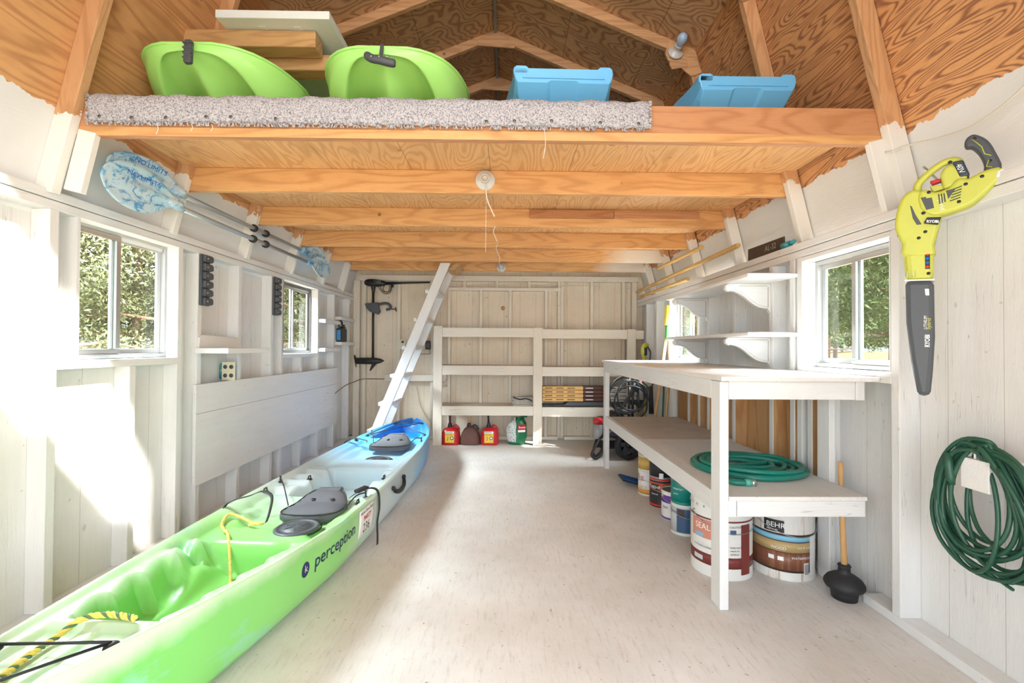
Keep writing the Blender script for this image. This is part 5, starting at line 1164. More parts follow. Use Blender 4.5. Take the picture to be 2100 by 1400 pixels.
# ================================================ paint cans and pails under the bench
def arc_patch(c, r, z0, z1, a0, a1, mat, name, parent, th=0.0008, seg=16):
    P = [[(c[0] + (r + th) * math.cos(lerp(a0, a1, i / seg)), c[1] + (r + th) * math.sin(lerp(a0, a1, i / seg)), z) for z in (z0, z1)] for i in range(seg + 1)]
    return MB().grid(P).build(name, mat, parent)
def arc_text(s_, size, c, r, z, a0, mat, parent, name='lettering', sx=1.0, bold=0.0, th=0.003):
    return text(s_, size, mat, parent, 0, 0, 0, name=name, sx=sx, bold=bold, warp=lambda x, y: Vector((c[0] + (r + th) * math.cos(a0 + x / r), c[1] + (r + th) * math.sin(a0 + x / r), z + y)))
def can(name, label, cat, x, y, z, r, h, body, label_bands=(), group=None, texts=(), rim=None, bail=True, patches=()):
    """steel can: lipped base, body, wrap label, rim, lid; angles measured from +X, the camera side is about -125 deg"""
    t = thing(name, label, cat, (x, y, z), group); c = (x, y)
    MB().lathe([(0, 0.002), (r * 0.94, 0.002), (r, 0.0), (r * 1.012, 0.004), (r, 0.009), (r, h - 0.012), (r * 1.012, h - 0.007), (r * 1.015, h), (r * 0.95, h), (r * 0.93, h - 0.006)], (x, y, z), seg=44).build('can_body', body, t)
    MB().lathe([(r * 0.93, h - 0.006), (r * 0.86, h - 0.004), (r * 0.84, h - 0.010), (0, h - 0.010)], (x, y, z), seg=36).build('lid', rim or M['steel'], t)
    for q_, (b0, b1, mt) in enumerate(label_bands):
        rq = r + 0.0005 + 0.0003 * q_
        MB().lathe([(r, b0), (rq, b0), (rq, b1), (r, b1)], (x, y, z), seg=44).build('wrap_label', mt, t)
    for (a0, a1, b0, b1, mt) in patches: arc_patch(c, r + 0.0014, z + b0, z + b1, R(a0), R(a1), mt, 'label_panel', t)
    for (s_, size, zz, a, mt) in texts: arc_text(s_, size, c, r, z + zz, R(a), mt, t)
    if bail:
        for a in (R(-175), R(5)):
            MB().lathe([(0, 0.006), (0.010, 0.005), (0.013, 0)], (x + r * math.cos(a), y + r * math.sin(a), z + h * 0.80), (math.cos(a), math.sin(a), 0), seg=12).build('ear', M['steel'], t)
        pts = [(x + (r + 0.008) * math.cos(R(-175 + q * 180 / 14)), y + (r + 0.008) * math.sin(R(-175 + q * 180 / 14)), z + h * 0.80 - 0.30 * r * math.sin(PI * q / 14) * 1.6) for q in range(15)]
        MB().tube(pts, 0.0018, 6).build('bail_wire', M['wire'], t)
    return t
cm = {k: plain(k + '_print', v, 0.4, var=0.05) for k, v in dict(white=(0.78, 0.77, 0.74), maroon=(0.20, 0.035, 0.03), salmon=(0.62, 0.24, 0.17), sky=(0.22, 0.50, 0.68), dbrown=(0.07, 0.04, 0.03), tan=(0.48, 0.33, 0.14), rust=(0.26, 0.07, 0.04), black=(0.02, 0.02, 0.022), teal=(0.0, 0.25, 0.22), orange=(0.68, 0.10, 0.04), purple=(0.16, 0.06, 0.36), navy=(0.05, 0.11, 0.22), gold=(0.60, 0.40, 0.10), amber=(0.68, 0.33, 0.07), pale=(0.60, 0.62, 0.62), grey=(0.30, 0.31, 0.32)).items()}
drip = NT('white_pail_with_stain_runs'); c = drip.ramp(drip.noise(3, 4, 0.7, drip.map((9, 9, 0.6))), [(0.56, 0.0), (0.66, 1.0)])
drip.set('Base Color', drip.mix(drip.math('MULTIPLY', c, 0.75), (0.72, 0.70, 0.66), (0.42, 0.22, 0.09))); drip.set('Roughness', 0.4)
wood_lab = NT('deck_wood_picture'); c = wood_lab.ramp(wood_lab.noise(4, 4, 0.6, wood_lab.map((12, 12, 0.8))), [(0.45, 0.0), (0.65, 1.0)])
wood_lab.set('Base Color', wood_lab.mix(c, (0.20, 0.07, 0.04), (0.34, 0.15, 0.07))); wood_lab.set('Roughness', 0.4)
W_, K_ = M['white_ink'], M['ink']
t = can('paint_bucket', 'large white bucket with SEAL label and maroon band, behind the bench front leg', 'bucket', 1.155, 2.43, 0, 0.150, 0.385, cm['white'], [(0.06, 0.115, cm['maroon']), (0.29, 0.298, cm['maroon'])], None,
    texts=[('SEAL', 0.042, 0.235, -168, W_), ('DECK', 0.018, 0.205, -164, cm['sky']), ('CAUTION', 0.014, 0.265, -100, K_), ('WATERPROOFING', 0.013, 0.142, -172, K_), ('keep out of', 0.013, 0.165, -99, K_), ('reach of', 0.013, 0.148, -99, K_), ('children', 0.013, 0.131, -99, K_)], patches=[(-178, -128, 0.19, 0.285, cm['salmon']), (-176, -140, 0.135, 0.16, cm['white']), (-78, -56, 0.03, 0.28, cm['maroon']), (-99, -88, 0.232, 0.255, cm['navy']), (-170, -150, 0.192, 0.212, cm['sky']), (-172, -150, 0.075, 0.098, cm['pale'])])
for k in range(22):
    a = R(k * 360 / 22); MB().lathe([(0, 0.004), (0.005, 0.003), (0.006, 0)], (1.155 + 0.152 * math.cos(a), 2.43 + 0.152 * math.sin(a), 0.352), (math.cos(a), math.sin(a), 0), seg=8).build('lid_crimp', M['alu'], t)
t = can('paint_bucket', 'large stain-streaked bucket with brown deck-picture label, nearest the plunger', 'bucket', 1.475, 2.42, 0, 0.150, 0.372, drip.m, [(0.045, 0.235, cm['dbrown']), (0.055, 0.14, wood_lab.m), (0.145, 0.195, cm['tan']), (0.20, 0.225, cm['sky'])], None,
    texts=[('BEHR', 0.036, 0.262, -148, W_), ('PREMIUM', 0.012, 0.246, -147, W_), ('WATERPROOFING', 0.016, 0.115, -105, W_), ('stain & sealer', 0.014, 0.168, -95, W_), ('WOOD', 0.020, 0.155, -140, W_)], patches=[(-152, -117, 0.240, 0.300, K_), (-68, -48, 0.03, 0.225, cm['white']), (-82, -71, 0.035, 0.095, W_), (-128, -118, 0.10, 0.12, W_), (-144, -134, 0.10, 0.12, W_)])
for k in range(9): arc_patch((1.475, 2.42), 0.1525, 0.038, 0.09, R(-81 + k * 1.1), R(-80.5 + k * 1.1), K_, 'barcode_bar', t)
can('paint_can', 'navy and white gallon can, lower of the stack with the teal can on it', 'paint can', 1.145, 2.90, 0, 0.083, 0.190, cm['white'], [(0.015, 0.17, cm['pale'])], 'gallon paint cans', texts=[('Glidden', 0.024, 0.135, -178, cm['navy'])], patches=[(-145, -90, 0.02, 0.165, cm['navy']), (-140, -112, 0.115, 0.16, cm['dbrown'])])
can('paint_can', 'teal gallon can stacked on the navy and white one', 'paint can', 1.145, 2.90, 0.191, 0.083, 0.190, cm['teal'], [(0.015, 0.17, cm['teal'])], 'gallon paint cans', texts=[('exterior', 0.020, 0.09, -165, W_), ('paint', 0.016, 0.06, -160, W_)])
can('paint_can', 'single white can with a purple band, between the teal and the black and red stacks', 'paint can', 1.165, 3.14, 0, 0.083, 0.192, cm['white'], [(0.115, 0.165, cm['purple']), (0.004, 0.018, cm['purple'])], 'gallon paint cans', texts=[('Satin', 0.022, 0.08, -165, cm['purple'])])
can('paint_can', 'black and red gallon can, lower of its stack', 'paint can', 1.165, 3.40, 0, 0.083, 0.190, cm['black'], [(0.004, 0.022, M['red_ink']), (0.12, 0.18, cm['orange'])], 'gallon paint cans', texts=[('BEHR', 0.030, 0.135, -160, W_), ('PREMIUM', 0.013, 0.09, -160, W_)], patches=[(-163, -118, 0.125, 0.168, cm['black'])])
can('paint_can', 'plain black can with a red rim band, on top of the black and red one', 'paint can', 1.165, 3.40, 0.191, 0.083, 0.185, cm['grey'], [(0.002, 0.018, M['red_ink']), (0.03, 0.17, cm['black'])], 'gallon paint cans', patches=[(-118, -98, 0.02, 0.06, W_)])
can('paint_can', 'white and amber can with a red emblem, lower of the farthest stack', 'paint can', 1.155, 3.66, 0, 0.083, 0.190, cm['white'], [(0.012, 0.05, cm['amber'])], 'gallon paint cans', texts=[('LZ', 0.05, 0.115, -172, M['red_ink']), ('DECK', 0.03, 0.055, -168, M['gold_ink'])])
can('paint_can', 'white and yellow can, upper of the farthest stack under the bench', 'paint can', 1.155, 3.66, 0.191, 0.083, 0.190, cm['white'], [(0.012, 0.11, cm['gold'])], 'gallon paint cans', texts=[('DECK', 0.04, 0.12, -170, M['gold_ink'])])
t = thing('paint_tray', 'small black tray with a blue lining beside the farthest paint cans', 'tray', (1.09, 3.88, 0))
MB().prism([(0.98, 0.055), (1.20, 0.002), (1.36, 0.002), (1.38, 0.012), (1.20, 0.014), (0.99, 0.067)], (0, 3.80, 0), (1, 0, 0), (0, 0, 1), (0, 0.18, 0)).build('tray', M['black'], t, bevel=0.003)
MB().prism([(1.0, 0.066), (1.19, 0.0155), (1.19, 0.0185), (1.0, 0.0705)], (0, 3.81, 0), (1, 0, 0), (0, 0, 1), (0, 0.16, 0)).build('tray_lining', M['blue_ink'], t)
o = MB().lathe([(0, 0), (0.035, 0), (0.035, 0.14), (0, 0.14)], (1.38, 4.12, 0.036), (0.25, 1, 0), seg=20).build('wood_offcut', M['loose'], None); tag(o, 'short round wood offcut on the floor behind the paint cans', 'log')

# ================================================ fuel cans and bag
def fuel_can(x, y, label, body, spout_wood=False, aged=False, red_tip=False):
    t = thing('fuel_can', label, 'fuel can', (x, y, 0), 'fuel cans')
    w_, d_, h = 0.108, 0.085, 0.175
    lv = [(0.90, 0.0), (1.0, 0.012), (1.0, 0.10), (0.97, 0.145), (0.80, 0.178), (0.50, 0.196), (0.26, 0.204)] if not aged else [(0.88, 0.0), (1.0, 0.012), (1.0, 0.06), (0.86, 0.13), (0.62, 0.18), (0.34, 0.205), (0.22, 0.208)]
    v = []; f = []; n = 28
    for s_, z in lv:
        for k in range(n):
            a = 2 * PI * k / n; ca, sa = math.cos(a), math.sin(a); q = (abs(ca) ** 5 + abs(sa) ** 5) ** (-1 / 5)
            v.append((x + w_ * s_ * q * ca * (1.10 if aged else 1), y + d_ * min(1, s_ + 0.15) * q * sa, z + 0.001))
    for i in range(len(lv) - 1):
        for k in range(n): f.append((i * n + k, i * n + (k + 1) % n, (i + 1) * n + (k + 1) % n, (i + 1) * n + k))
    f.append(tuple(range(n))); f.append(tuple((len(lv) - 1) * n + k for k in range(n)))
    MB().add(v, f, True).build('tank', body, t)
    MB().tube(catmull([(x + 0.015, y + 0.03, 0.195), (x + 0.045, y + 0.03, 0.222), (x + 0.08, y + 0.03, 0.20), (x + 0.10, y + 0.03, 0.165)], 5), 0.010, 8).build('handle', M['black'] if aged else body, t)
    cx = x - 0.015
    MB().lathe([(0.026, 0), (0.028, 0.012), (0.024, 0.03), (0.018, 0.05), (0.014, 0.055)], (cx, y, 0.200), seg=18).build('collar', M['black'], t)
    if spout_wood: MB().tube([(cx, y, 0.24), (cx + 0.002, y, 0.40)], [0.014, 0.012], 12).build('wooden_plug', M['handle_wood'], t)
    else:
        sp_ = MB().tube([(cx, y, 0.245), (cx - 0.004, y, 0.32), (cx - 0.010, y, 0.395)], [0.014, 0.011, 0.009], 12).build('spout', M['black'], t)
        if red_tip: MB().lathe([(0.016, 0), (0.017, 0.012), (0.0, 0.02)], (cx - 0.010, y, 0.372), seg=14).build('spout_cap', M['red'], sp_)
        else: MB().box(cx + 0.008, cx + 0.016, y - 0.008, y + 0.008, 0.26, 0.33).build('spout_lever', M['red'], sp_, bevel=0.002)
    if not aged:
        yl = y - d_ - 0.0015
        lb = MB().box(x - 0.062, x + 0.045, yl - 0.001, yl, 0.030, 0.165).build('label', M['yellow_label'], t)
        MB().box(x - 0.062, x + 0.045, yl - 0.0016, yl - 0.0008, 0.142, 0.165).build('label_header', M['white_ink'], lb)
        text('DANGER', 0.020, K_, lb, (x - 0.055, yl - 0.002, 0.146), (1, 0, 0), (0, 0, 1), thick=0.0002)
        text('GASOLINE', 0.017, K_, lb, (x - 0.055, yl - 0.002, 0.120), (1, 0, 0), (0, 0, 1), thick=0.0002)
        MB().lathe([(0, 0.001), (0.022, 0.001), (0.0222, 0)], (x + 0.018, yl - 0.001, 0.085), (0, -1, 0), seg=20).build('label_badge', M['white_ink'], lb)
        MB().lathe([(0.013, 0.0015), (0.021, 0.0015), (0.0212, 0.001)], (x + 0.018, yl - 0.001, 0.085), (0, -1, 0), seg=20).build('label_badge_ring', K_, lb)
        text('J', 0.055, K_, lb, (x - 0.035, yl - 0.002, 0.068), (1, 0, 0), (0, 0, 1), thick=0.0002)
    return t
fuel_can(-0.655, 5.50, 'red fuel can with a black spout and yellow label, next to the left rack post', M['red'])
fuel_can(-0.425, 5.50, 'old brown fuel can plugged with a wooden stick, between the two red ones', plain('faded_brown_plastic', (0.125, 0.05, 0.035), 0.6, var=0.25), True, True)
fuel_can(-0.19, 5.50, 'red fuel can with a red-tipped spout, beside the old brown can', M['red'], red_tip=True)
def bag(x, y, label):
    t = thing('fertilizer_bag', label, 'bag', (x, y, 0)); v = []; f = []; n = 30; lv = 12; random.seed(3)
    for i in range(lv + 1):
        u = i / lv; z = 0.31 * u
        sq = 0.115 * (0.86 + 0.22 * math.sin(PI * min(u * 1.1, 1)) - 0.35 * smooth(0.75, 1.0, u)); sy = 0.085 * (1 - 0.65 * smooth(0.55, 1, u))
        for k in range(n):
            a = 2 * PI * k / n; j = 1 + 0.05 * math.sin(a * 5 + u * 9) * u + 0.03 * math.sin(a * 9 - u * 14)
            v.append((x + sq * j * math.cos(a) + 0.03 * smooth(0.7, 1, u), y + sy * j * math.sin(a), z + 0.001 + (0.015 * math.sin(a * 2) * smooth(0.7, 1, u))))
    for i in range(lv):
        for k in range(n): f.append((i * n + k, i * n + (k + 1) % n, (i + 1) * n + (k + 1) % n, (i + 1) * n + k))
    f.append(tuple(range(n))); f.append(tuple(lv * n + k for k in range(n)))
    m = NT('printed_plastic_bag'); g = m.sep(); xx = m.math('ADD', g[0], m.math('MULTIPLY', m.math('SUBTRACT', m.noise(12, 4), 0.5), 0.05))
    k1 = m.math('GREATER_THAN', xx, -0.012); k2 = m.math('LESS_THAN', g[2], 0.035)
    c = m.mix(m.math('MAXIMUM', k1, k2), m.mix(m.ramp(m.noise(60, 3, 0.6), [(0.5, 0.0), (0.6, 1.0)]), (0.66, 0.68, 0.66), (0.30, 0.34, 0.30)), (0.012, 0.16, 0.07))
    m.set('Base Color', c); m.set('Roughness', 0.28)
    MB().add(v, f, True).build('bag_body', m.m, t)
    lb = MB().obox((x + 0.012, y - 0.098, 0.212), (x + 0.105, y - 0.075, 0.212), (0, 0, 1), 0.062, 0.004).build('red_label', M['red'], t, bevel=0.001)
    text("Scotts", 0.034, W_, lb, (x + 0.020, y - 0.1015, 0.202), (0.97, 0.24, 0), (0, 0, 1), thick=0.001, bold=0.0005)
    MB().obox((x + 0.012, y - 0.098, 0.168), (x + 0.10, y - 0.077, 0.168), (0, 0, 1), 0.026, 0.004).build('white_label', M['white_ink'], t)
    MB().tube(catmull([(x + 0.0, y - 0.05, 0.29), (x + 0.04, y - 0.05, 0.325), (x + 0.09, y - 0.03, 0.335), (x + 0.125, y - 0.02, 0.33)], 4), [0.010, 0.012, 0.014, 0.012, 0.010, 0.012, 0.012, 0.010, 0.012, 0.014, 0.012, 0.008, 0.006], 7).build('twisted_neck', plain('green_plastic_film', (0.012, 0.16, 0.07), 0.3), t)
bag(0.135, 5.52, 'crumpled green and white lawn fertilizer bag on the floor under the rack')

# things on the lowest rack deck
def crumple(x, y, z, label):
    t = thing('paper_bundle', label, 'bundle', (x, y, z)); random.seed(9); m_ = MB()
    for k in range(6):
        m_.box(x - 0.11 + random.uniform(-0.008, 0.008), x + 0.13 + random.uniform(-0.01, 0.02), y - 0.06, y + 0.07, z + 0.001 + k * 0.017, z + 0.014 + k * 0.017)
    m_.build('folded_sheets', plain('creased_newsprint', (0.60, 0.56, 0.50), 0.9, var=0.35, nscale=30), t, bevel=0.004)
    MB().tube(catmull([(x - 0.10, y - 0.062, z + 0.10), (x - 0.02, y - 0.064, z + 0.075), (x + 0.05, y - 0.064, z + 0.085), (x + 0.12, y - 0.062, z + 0.06)], 5), 0.008, 6).build('black_tie', M['black'], t)
crumple(0.19, 5.52, 0.467, 'stack of creased grey paper sheets tied in black, on the lowest rack shelf')
slatm = {'o': plain('orange_stained_slats', (0.72, 0.42, 0.15), 0.6, var=0.15), 'b': plain('flaking_brown_slats', (0.10, 0.035, 0.025), 0.6, var=0.5, nscale=30), 'w': plain('grey_white_slats', (0.60, 0.60, 0.61), 0.6, var=0.1)}
zz0 = 0.517
for r_ in range(4):
    z = zz0 + r_ * 0.046
    nm = ['bottom', 'second', 'third', 'top'][r_]
    t = thing('slotted_board', '%s slotted board of the stack on the lowest rack shelf, orange, brown and pale grey' % nm, 'board', (0.9, 5.52, z), 'stack of slotted boards')
    for key, xa, xb in (('o', 0.44, 0.93), ('b', 0.931, 1.20), ('w', 1.201, 1.655)):
        pc = MB().box(xa, xb, 5.47, 5.60, z + 0.001, z + 0.043).build({'o': 'orange_section', 'b': 'brown_section', 'w': 'grey_section'}[key], slatm[key], t, bevel=0.004)
        n = int((xb - xa) / 0.14)
        for q in range(n):
            xs_ = xa + 0.03 + q * 0.135
            MB().box(xs_, xs_ + 0.09, 5.4685, 5.4705, z + 0.018, z + 0.027).build('slot', M['ink'] if key != 'b' else M['white_ink'], pc, bevel=0.001)
o = MB().prism([(0.44, 0.0), (0.72, 0.0), (0.76, 0.0), (1.65, 0.0), (1.65, 0.046), (0.745, 0.046), (0.70, 0.012), (0.44, 0.012)], (0, 5.45, 0.4665), (1, 0, 0), (0, 0, 1), (0, 0.16, 0)).build('equipment_case', M['dgrey'], None, bevel=0.004)
tag(o, 'long flat black plastic case lying under the slotted boards', 'case')

# ================================================ pressure washer in the back right corner
t = thing('pressure_washer', 'black pressure washer with coiled hose and big wheel in the back right corner', 'pressure washer', (1.25, 4.95, 0))
def wheel(c, ax, r, name):
    w0 = MB().lathe([(r * 0.70, -0.035), (r * 0.93, -0.036), (r, -0.022), (r, 0.022), (r * 0.93, 0.036), (r * 0.70, 0.035), (r * 0.68, 0.0)], c, ax, seg=40).build(name, M['rubber'], t)
    w0.data.update()
    hb = MB().lathe([(0, -0.04), (r * 0.2, -0.04), (r * 0.22, -0.01), (r * 0.22, 0.03), (0, 0.03)], c, ax, seg=20).build('hub', M['black'], w0)
    a = Vector(ax).normalized(); u = a.orthogonal().normalized(); v = a.cross(u)
    for k in range(5):
        d = u * math.cos(2 * PI * k / 5 + 0.3) + v * math.sin(2 * PI * k / 5 + 0.3)
        MB().obox(Vector(c) + d * r * 0.18 - a * 0.01, Vector(c) + d * r * 0.72 - a * 0.01, a.cross(d), 0.045, 0.03).build('spoke', M['dgrey'], w0, bevel=0.006)
wheel((1.28, 4.74, 0.152), (0.25, -1, 0), 0.15, 'wheel'); wheel((1.36, 5.16, 0.152), (0.25, -1, 0), 0.15, 'wheel')
MB().tube([(1.28, 4.74, 0.152), (1.36, 5.16, 0.152)], 0.01, 8).build('axle', M['black'], t)
for x, y in ((1.30, 4.80), (1.375, 4.93)): MB().tube([(x, y, 0.25), (x + 0.005, y, 0.92)], 0.015, 10).build('handle_tube', M['black'], t)
MB().tube([(1.305, 4.80, 0.92), (1.38, 4.93, 0.92)], 0.015, 10).build('handle_bar', M['black'], t)
MB().obox((1.06, 4.78, 0.30), (1.44, 4.78, 0.86), (0, 1, 0), 0.03, 0.035).build('lance', M['black'], t, bevel=0.008)
MB().obox((1.40, 4.775, 0.80), (1.43, 4.775, 0.85), (0, 1, 0), 0.033, 0.037).build('lance_collar', plain('coral_plastic', (0.65, 0.14, 0.10), 0.4), t, bevel=0.006)
MB().box(1.02, 1.38, 4.86, 5.14, 0.20, 0.40).build('engine', M['dgrey'], t, bevel=0.03, segs=3)
MB().lathe([(0.0, 0), (0.095, 0), (0.10, 0.03), (0.08, 0.07), (0, 0.07)], (1.20, 5.0, 0.40), seg=24).build('fuel_tank', M['black'], t)
MB().tube(catmull([(1.20, 4.83, 0.30), (1.12, 4.80, 0.29), (1.06, 4.80, 0.24), (1.12, 4.82, 0.20), (1.22, 4.84, 0.19)], 5), 0.012, 8).build('chrome_guard', M['steel'], t)
MB().lathe([(0.0, 0), (0.05, 0), (0.055, 0.03), (0.05, 0.14), (0.02, 0.16), (0, 0.16)], (0.985, 4.86, 0.20), seg=18).build('detergent_bottle', plain('smoky_clear_plastic', (0.30, 0.30, 0.30), 0.2), t)
MB().lathe([(0.03, 0), (0.052, 0.01), (0.052, 0.05), (0.03, 0.07), (0, 0.07)], (0.985, 4.86, 0.35), seg=18).build('red_cap', M['red'], t)
MB().box(0.97, 1.02, 4.87, 4.93, 0.10, 0.24).build('frame_bracket', M['black'], t)
MB().obox((1.02, 5.02, 0.10), (1.40, 5.02, 0.10), (0, 1, 0), 0.3, 0.03).build('frame_plate', M['black'], t, bevel=0.005)
for k in range(2):
    MB().tube(catmull([(0.905 + 0.03 * k, 4.72 + 0.1 * k, 0.035), (0.90 + 0.03 * k, 4.72 + 0.1 * k, 0.08), (1.0, 4.80 + 0.1 * k, 0.21), (1.08, 4.86 + 0.05 * k, 0.26), (1.08, 4.84, 0.20), (1.0, 4.76 + 0.05 * k, 0.06), (0.94, 4.73 + 0.08 * k, 0.02)], 5, True), 0.013, 8, closed=True).build('support_foot', M['rubber'], t)
pn = MB().lathe([(0, 0.02), (0.075, 0.02), (0.085, 0.0), (0.08, -0.01)], (1.42, 4.95, 0.72), (0, -1, 0), seg=28, sx=0.72).build('control_panel', plain('light_grey_panel', (0.42, 0.43, 0.44), 0.4), t)
for z in (0.745, 0.70): MB().lathe([(0, 0.004), (0.014, 0.004), (0.015, 0)], (1.42, 4.93, z), (0, -1, 0), seg=12).build('dial', M['ink'], pn)
MB().box(1.35, 1.50, 4.93, 5.0, 0.55, 0.60).build('panel_bracket', M['black'], t, bevel=0.006)
random.seed(21)
for k in range(5):
    c0 = Vector((1.30 + random.uniform(-0.05, 0.06), 4.74 + random.uniform(-0.02, 0.03), 0.66 + random.uniform(-0.05, 0.05))); r0 = 0.17 + random.uniform(-0.05, 0.05)
    pts = [c0 + Vector((r0 * (1.1) * math.cos(2 * PI * i / 12), 0.02 * math.sin(i * 1.3 + k), r0 * (1.05 + 0.1 * math.sin(k)) * math.sin(2 * PI * i / 12) - 0.02)) for i in range(12)]
    MB().tube(catmull(pts, 5, True), 0.009 if k else 0.007, 8, closed=True).build('hose_loop', M['black'], t)
MB().tube(catmull([(1.45, 4.80, 0.82), (1.53, 4.82, 0.86), (1.58, 4.84, 0.82), (1.54, 4.83, 0.75), (1.47, 4.80, 0.74)], 6), 0.007, 8).build('hose_loop', M['black'], t)
MB().tube([(1.385, 4.74, 0.50), (1.38, 4.74, 0.78)], 0.012, 8).build('wand_holder', M['black'], t)
MB().tube([(1.545, 4.82, 0.47), (1.54, 4.82, 0.76)], [0.026, 0.022], 12).build('spray_gun_grip', M['black'], t)

# trimmer, broom and poles leaning in the corner
t = thing('string_trimmer', 'lime green string trimmer standing in the corner behind the workbench', 'trimmer', (1.55, 5.1, 0))
MB().tube([(1.60, 5.22, 1.05), (1.585, 5.16, 0.05)], 0.013, 10).build('shaft', M['lime'], t)
MB().tube([(1.60, 5.22, 1.06), (1.60, 5.22, 0.92)], 0.022, 12).build('lower_sleeve', M['lime'], t)
MB().tube(catmull([(1.60, 5.22, 1.04), (1.575, 5.20, 1.09), (1.575, 5.20, 1.16), (1.60, 5.22, 1.20), (1.635, 5.24, 1.195)], 5), [0.024] * 6 + [0.030] * 9 + [0.026] * 6, 12).build('motor_head', M['lime'], t)
MB().obox((1.592, 5.185, 1.08), (1.592, 5.185, 1.17), (1, 0, 0), 0.035, 0.04).build('grip', M['black'], t, bevel=0.008)
MB().tube(catmull([(1.62, 5.20, 1.18), (1.655, 5.20, 1.12), (1.65, 5.20, 1.02), (1.64, 5.2, 0.93)], 5), 0.010, 8).build('guard_arm', M['dgrey'], t)
MB().lathe([(0, 0), (0.05, 0), (0.05, 0.03), (0, 0.04)], (1.585, 5.16, 0.003), seg=18).build('cutting_head', M['black'], t)
t = thing('broom', 'push broom with yellow and green head up, leaning between trimmer and far right window', 'broom', (1.56, 4.75, 0))
HB0 = Vector((1.52, 4.80, 0.003)); HB1 = Vector((1.628, 4.60, 1.27))
MB().tube([HB0, HB1], 0.015, 12).build('handle', M['handle_wood'], t)
MB().obox(HB1 + Vector((0, 0, -0.03)), HB1 + Vector((0.012, 0, 0.16)), (0, 1, 0), 0.05, 0.024).build('green_socket', plain('bright_green_plastic', (0.06, 0.42, 0.06), 0.4), t, bevel=0.006)
MB().obox(HB1 + Vector((-0.012, -0.02, 0.13)), HB1 + Vector((0.0, -0.02, 0.33)), (0, 1, 0), 0.065, 0.028).build('bristles', plain('yellow_bristles', (0.80, 0.66, 0.08), 0.7, var=0.25, nscale=40), t, bevel=0.008)
def stick(a, b, r, mat, name, label, cat):
    o = MB().tube([a, b], r, 10).build(name, mat, None); tag(o, label, cat)
stick((1.60, 4.66, 0.003), (1.645, 4.53, 0.93), 0.011, M['handle_wood'], 'wooden_stick', 'slim wooden stick leaning right of the broom handle', 'stick')
stick((1.63, 4.76, 0.003), (1.645, 4.70, 0.98), 0.009, plain('dark_green_rod', (0.02, 0.12, 0.05), 0.4), 'garden_stake', 'thin dark green stake leaning behind the broom', 'stake')

# ================================================ outside
g = struct('ground_outside', MB().box(-400, 400, -400, 400, -0.32, -0.20), None or (lambda: (lambda m: (m.set('Base Color', m.mix(m.ramp(m.noise(0.55, 6, 0.65), [(0.45, 0.0), (0.6, 1.0)]), (0.40, 0.22, 0.13), (0.24, 0.26, 0.07))), m.set('Roughness', 0.95), m.m)[2])(NT('pine_needle_ground')))())
bark = plain('pine_bark', (0.17, 0.10, 0.065), 0.9, var=0.4, nscale=6, bump=0.4)
def leafmat(name, a, b):
    m = NT(name); m.set('Base Color', m.mix(m.noise(2.6, 4, 0.7), a, b)); m.set('Roughness', 0.7); m.set('Transmission Weight', 0.0); return m.m
cedar = leafmat('cedar_foliage', (0.030, 0.036, 0.014), (0.125, 0.14, 0.05)); pine = leafmat('pine_foliage', (0.06, 0.11, 0.035), (0.20, 0.27, 0.09))
rng = np.random.RandomState(4)
def treeline(label, pts, n, size, mat):
    # far wood edge: a deep band of leaf clusters with trunks that nobody could count
    P = []; m_ = MB()
    pts = np.array(pts, float); k = rng.randint(0, len(pts) - 1, n); u_ = rng.rand(n, 1)
    c = pts[k] * (1 - u_) + pts[k + 1] * u_; c = np.hstack([c + rng.randn(n, 2) * 2.2, (1.6 + 11.5 * rng.rand(n, 1) ** 1.15)])
    u = rng.randn(n, 3); u /= np.linalg.norm(u, axis=1)[:, None]; v = np.cross(u, rng.randn(n, 3)); v /= np.linalg.norm(v, axis=1)[:, None]
    s_ = size * (0.5 + rng.rand(n, 1))
    Q = np.stack([c - u * s_, c + v * s_ * 0.5, c + u * s_, c - v * s_ * 0.5], 1).reshape(-1, 3)
    me = bpy.data.meshes.new('forest'); me.from_pydata(Q.tolist(), [], np.arange(4 * n).reshape(-1, 4).tolist()); me.update(); me.materials.append(mat)
    o = bpy.data.objects.new('forest', me); COL.objects.link(o); tag(o, label, 'forest', kind='stuff')
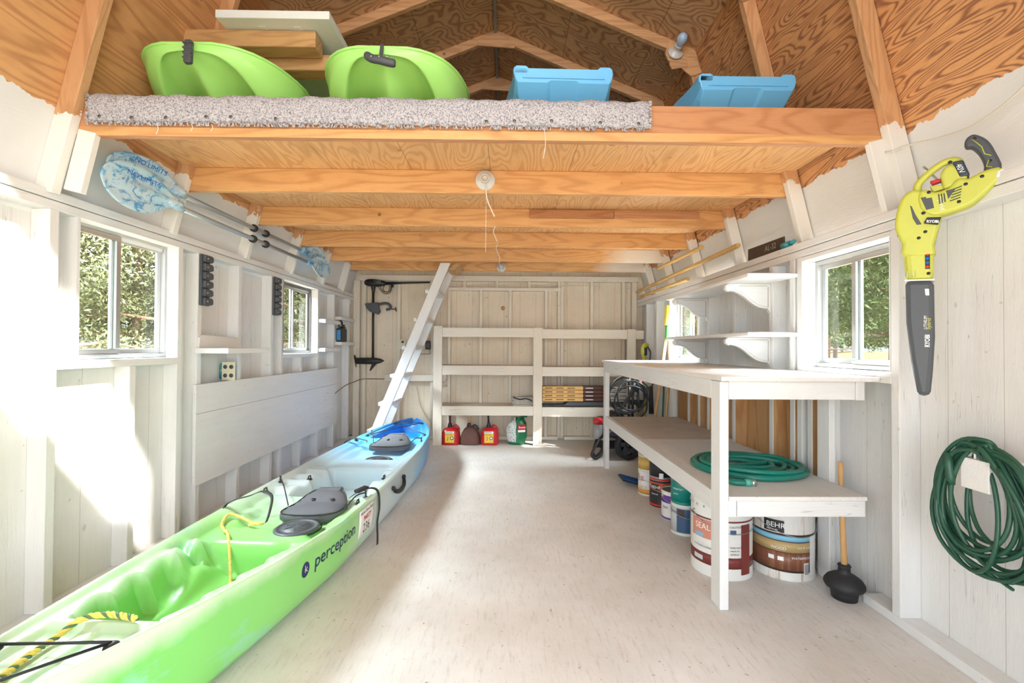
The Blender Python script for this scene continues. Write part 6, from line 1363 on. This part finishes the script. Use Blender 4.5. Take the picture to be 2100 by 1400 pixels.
def tree(x, y, h, spread, z0, n, size, mat, label, cat='tree', trunk_r=0.13, group=None):
    t = thing('tree', label, cat, (x, y, -0.2), group)
    tr = MB().tube([(x, y, -0.2), (x + 0.05, y, h * 0.4), (x, y + 0.05, h)], [trunk_r, trunk_r * 0.8, trunk_r * 0.25], 9)
    for k in range(14):
        z = lerp(z0 * 0.6, h * 0.85, k / 14); a = k * 2.4; l_ = spread * (1 - z / h) * 0.9 + 0.25
        tr.tube([(x, y, z), (x + l_ * math.cos(a) * 0.6, y + l_ * math.sin(a) * 0.6, z + 0.1), (x + l_ * math.cos(a), y + l_ * math.sin(a), z)], [trunk_r * 0.22, trunk_r * 0.12, 0.004], 5)
    tr.build('trunk', bark, t)
    nc = 90; cen = []
    for k in range(nc):
        z = lerp(z0, h, rng.rand() ** 1.2); rr = spread * (1 - ((z - z0) / (h - z0)) ** 1.4 * 0.85) * math.sqrt(rng.rand()); a = rng.rand() * 6.283
        cen.append((x + rr * math.cos(a), y + rr * math.sin(a), z, 0.16 + 0.22 * rng.rand()))
    cen = np.array(cen); idx = rng.randint(0, nc, n); c = cen[idx, :3] + rng.randn(n, 3) * (cen[idx, 3:4] * spread * 0.55 * np.array([1, 1, 0.6]))
    u = rng.randn(n, 3); u /= np.linalg.norm(u, axis=1)[:, None]; v = np.cross(u, rng.randn(n, 3)); v /= np.linalg.norm(v, axis=1)[:, None]
    s_ = size * (0.6 + 0.8 * rng.rand(n, 1))
    P = np.stack([c - u * s_, c + v * s_ * 0.35, c + u * s_, c - v * s_ * 0.35], 1).reshape(-1, 3)
    P[:, 0] -= x; P[:, 1] -= y; P[:, 2] += 0.2
    me = bpy.data.meshes.new('foliage'); me.from_pydata(P.tolist(), [], np.arange(4 * n).reshape(-1, 4).tolist()); me.update(); me.materials.append(mat)
    o = bpy.data.objects.new('foliage', me); COL.objects.link(o); o.parent = t
L = [(-4.3, 4.1, 5.5, 1.0, 0.2), (-4.7, 6.3, 6, 1.1, 0.1), (-4.7, 9.0, 6, 1.15, 0.1), (-7.3, 7.4, 7, 1.5, 0.0), (-7.4, 10.8, 7, 1.5, 0.0), (-4.9, 11.6, 6.5, 1.2, 0.1), (-10.6, 9.6, 8, 1.7, 0.0), (-10.8, 13.4, 8, 1.8, 0.0), (-6.4, 14.8, 8, 1.6, 0.0)]
lb = ['nearest cedar outside the near left window, at its left edge', 'cedar filling the right sash of the near left window', 'bushy cedar nearest outside the far left window', 'cedar in the second row of the near left window', 'cedar in the second row between the two left windows', 'cedar close behind the first one in the far left window', 'tall distant cedar in the near left window', 'tall distant cedar farther along the left tree line', 'farthest cedar beyond the far left window']
for (x, y, h, s_, z0), l_ in zip(L, lb): tree(x, y, h, s_, z0, 30000 if x > -5 else 14000, 0.022 if x > -5 else 0.040, cedar, l_, group='cedars outside the left windows')
Rt = [(12.5, 14.3, 9, 1.9, 1.9), (12.6, 18.8, 9, 1.9, 1.8), (17.0, 19.0, 10, 2.1, 1.8), (16.8, 23.6, 10, 2.1, 1.8), (21.6, 24.6, 11, 2.3, 1.6), (21.6, 29.6, 11, 2.3, 1.5), (16.6, 28.4, 11, 2.2, 1.5), (26.5, 31.0, 12, 2.4, 1.4), (6.6, 16.0, 7, 1.6, 0.4), (8.0, 20.6, 8, 1.8, 0.4), (10.6, 25.6, 9, 2.1, 0.5)]
lr = ['front pine at the blower side of the near right window', 'front pine at the far frame of the near right window', 'second-row pine behind the sash bar of the near right window', 'second-row pine toward the far frame of the near right window', 'third-row pine deep in the near right window', 'third-row pine deep behind the far frame, near right window', 'pine standing between the two right windows, far off', 'most distant pine in the near right window', 'evergreen nearest outside the far right window', 'middle evergreen seen through the far right window', 'distant evergreen seen through the far right window']
for k, ((x, y, h, s_, z0), l_) in enumerate(zip(Rt, lr)): tree(x, y, h, s_, z0, 9000, 0.10 if k < 8 else 0.065, pine, l_, trunk_r=0.14, group='pines beyond the clearing')
treeline('distant dark evergreen woods behind the clearing outside the right windows', [(10, 62), (26, 56), (42, 50), (58, 44), (72, 34)], 26000, 0.42, pine)
treeline('dense woods behind the cedars outside the left windows', [(-6, 30), (-14, 26), (-22, 20), (-26, 12)], 22000, 0.34, cedar)
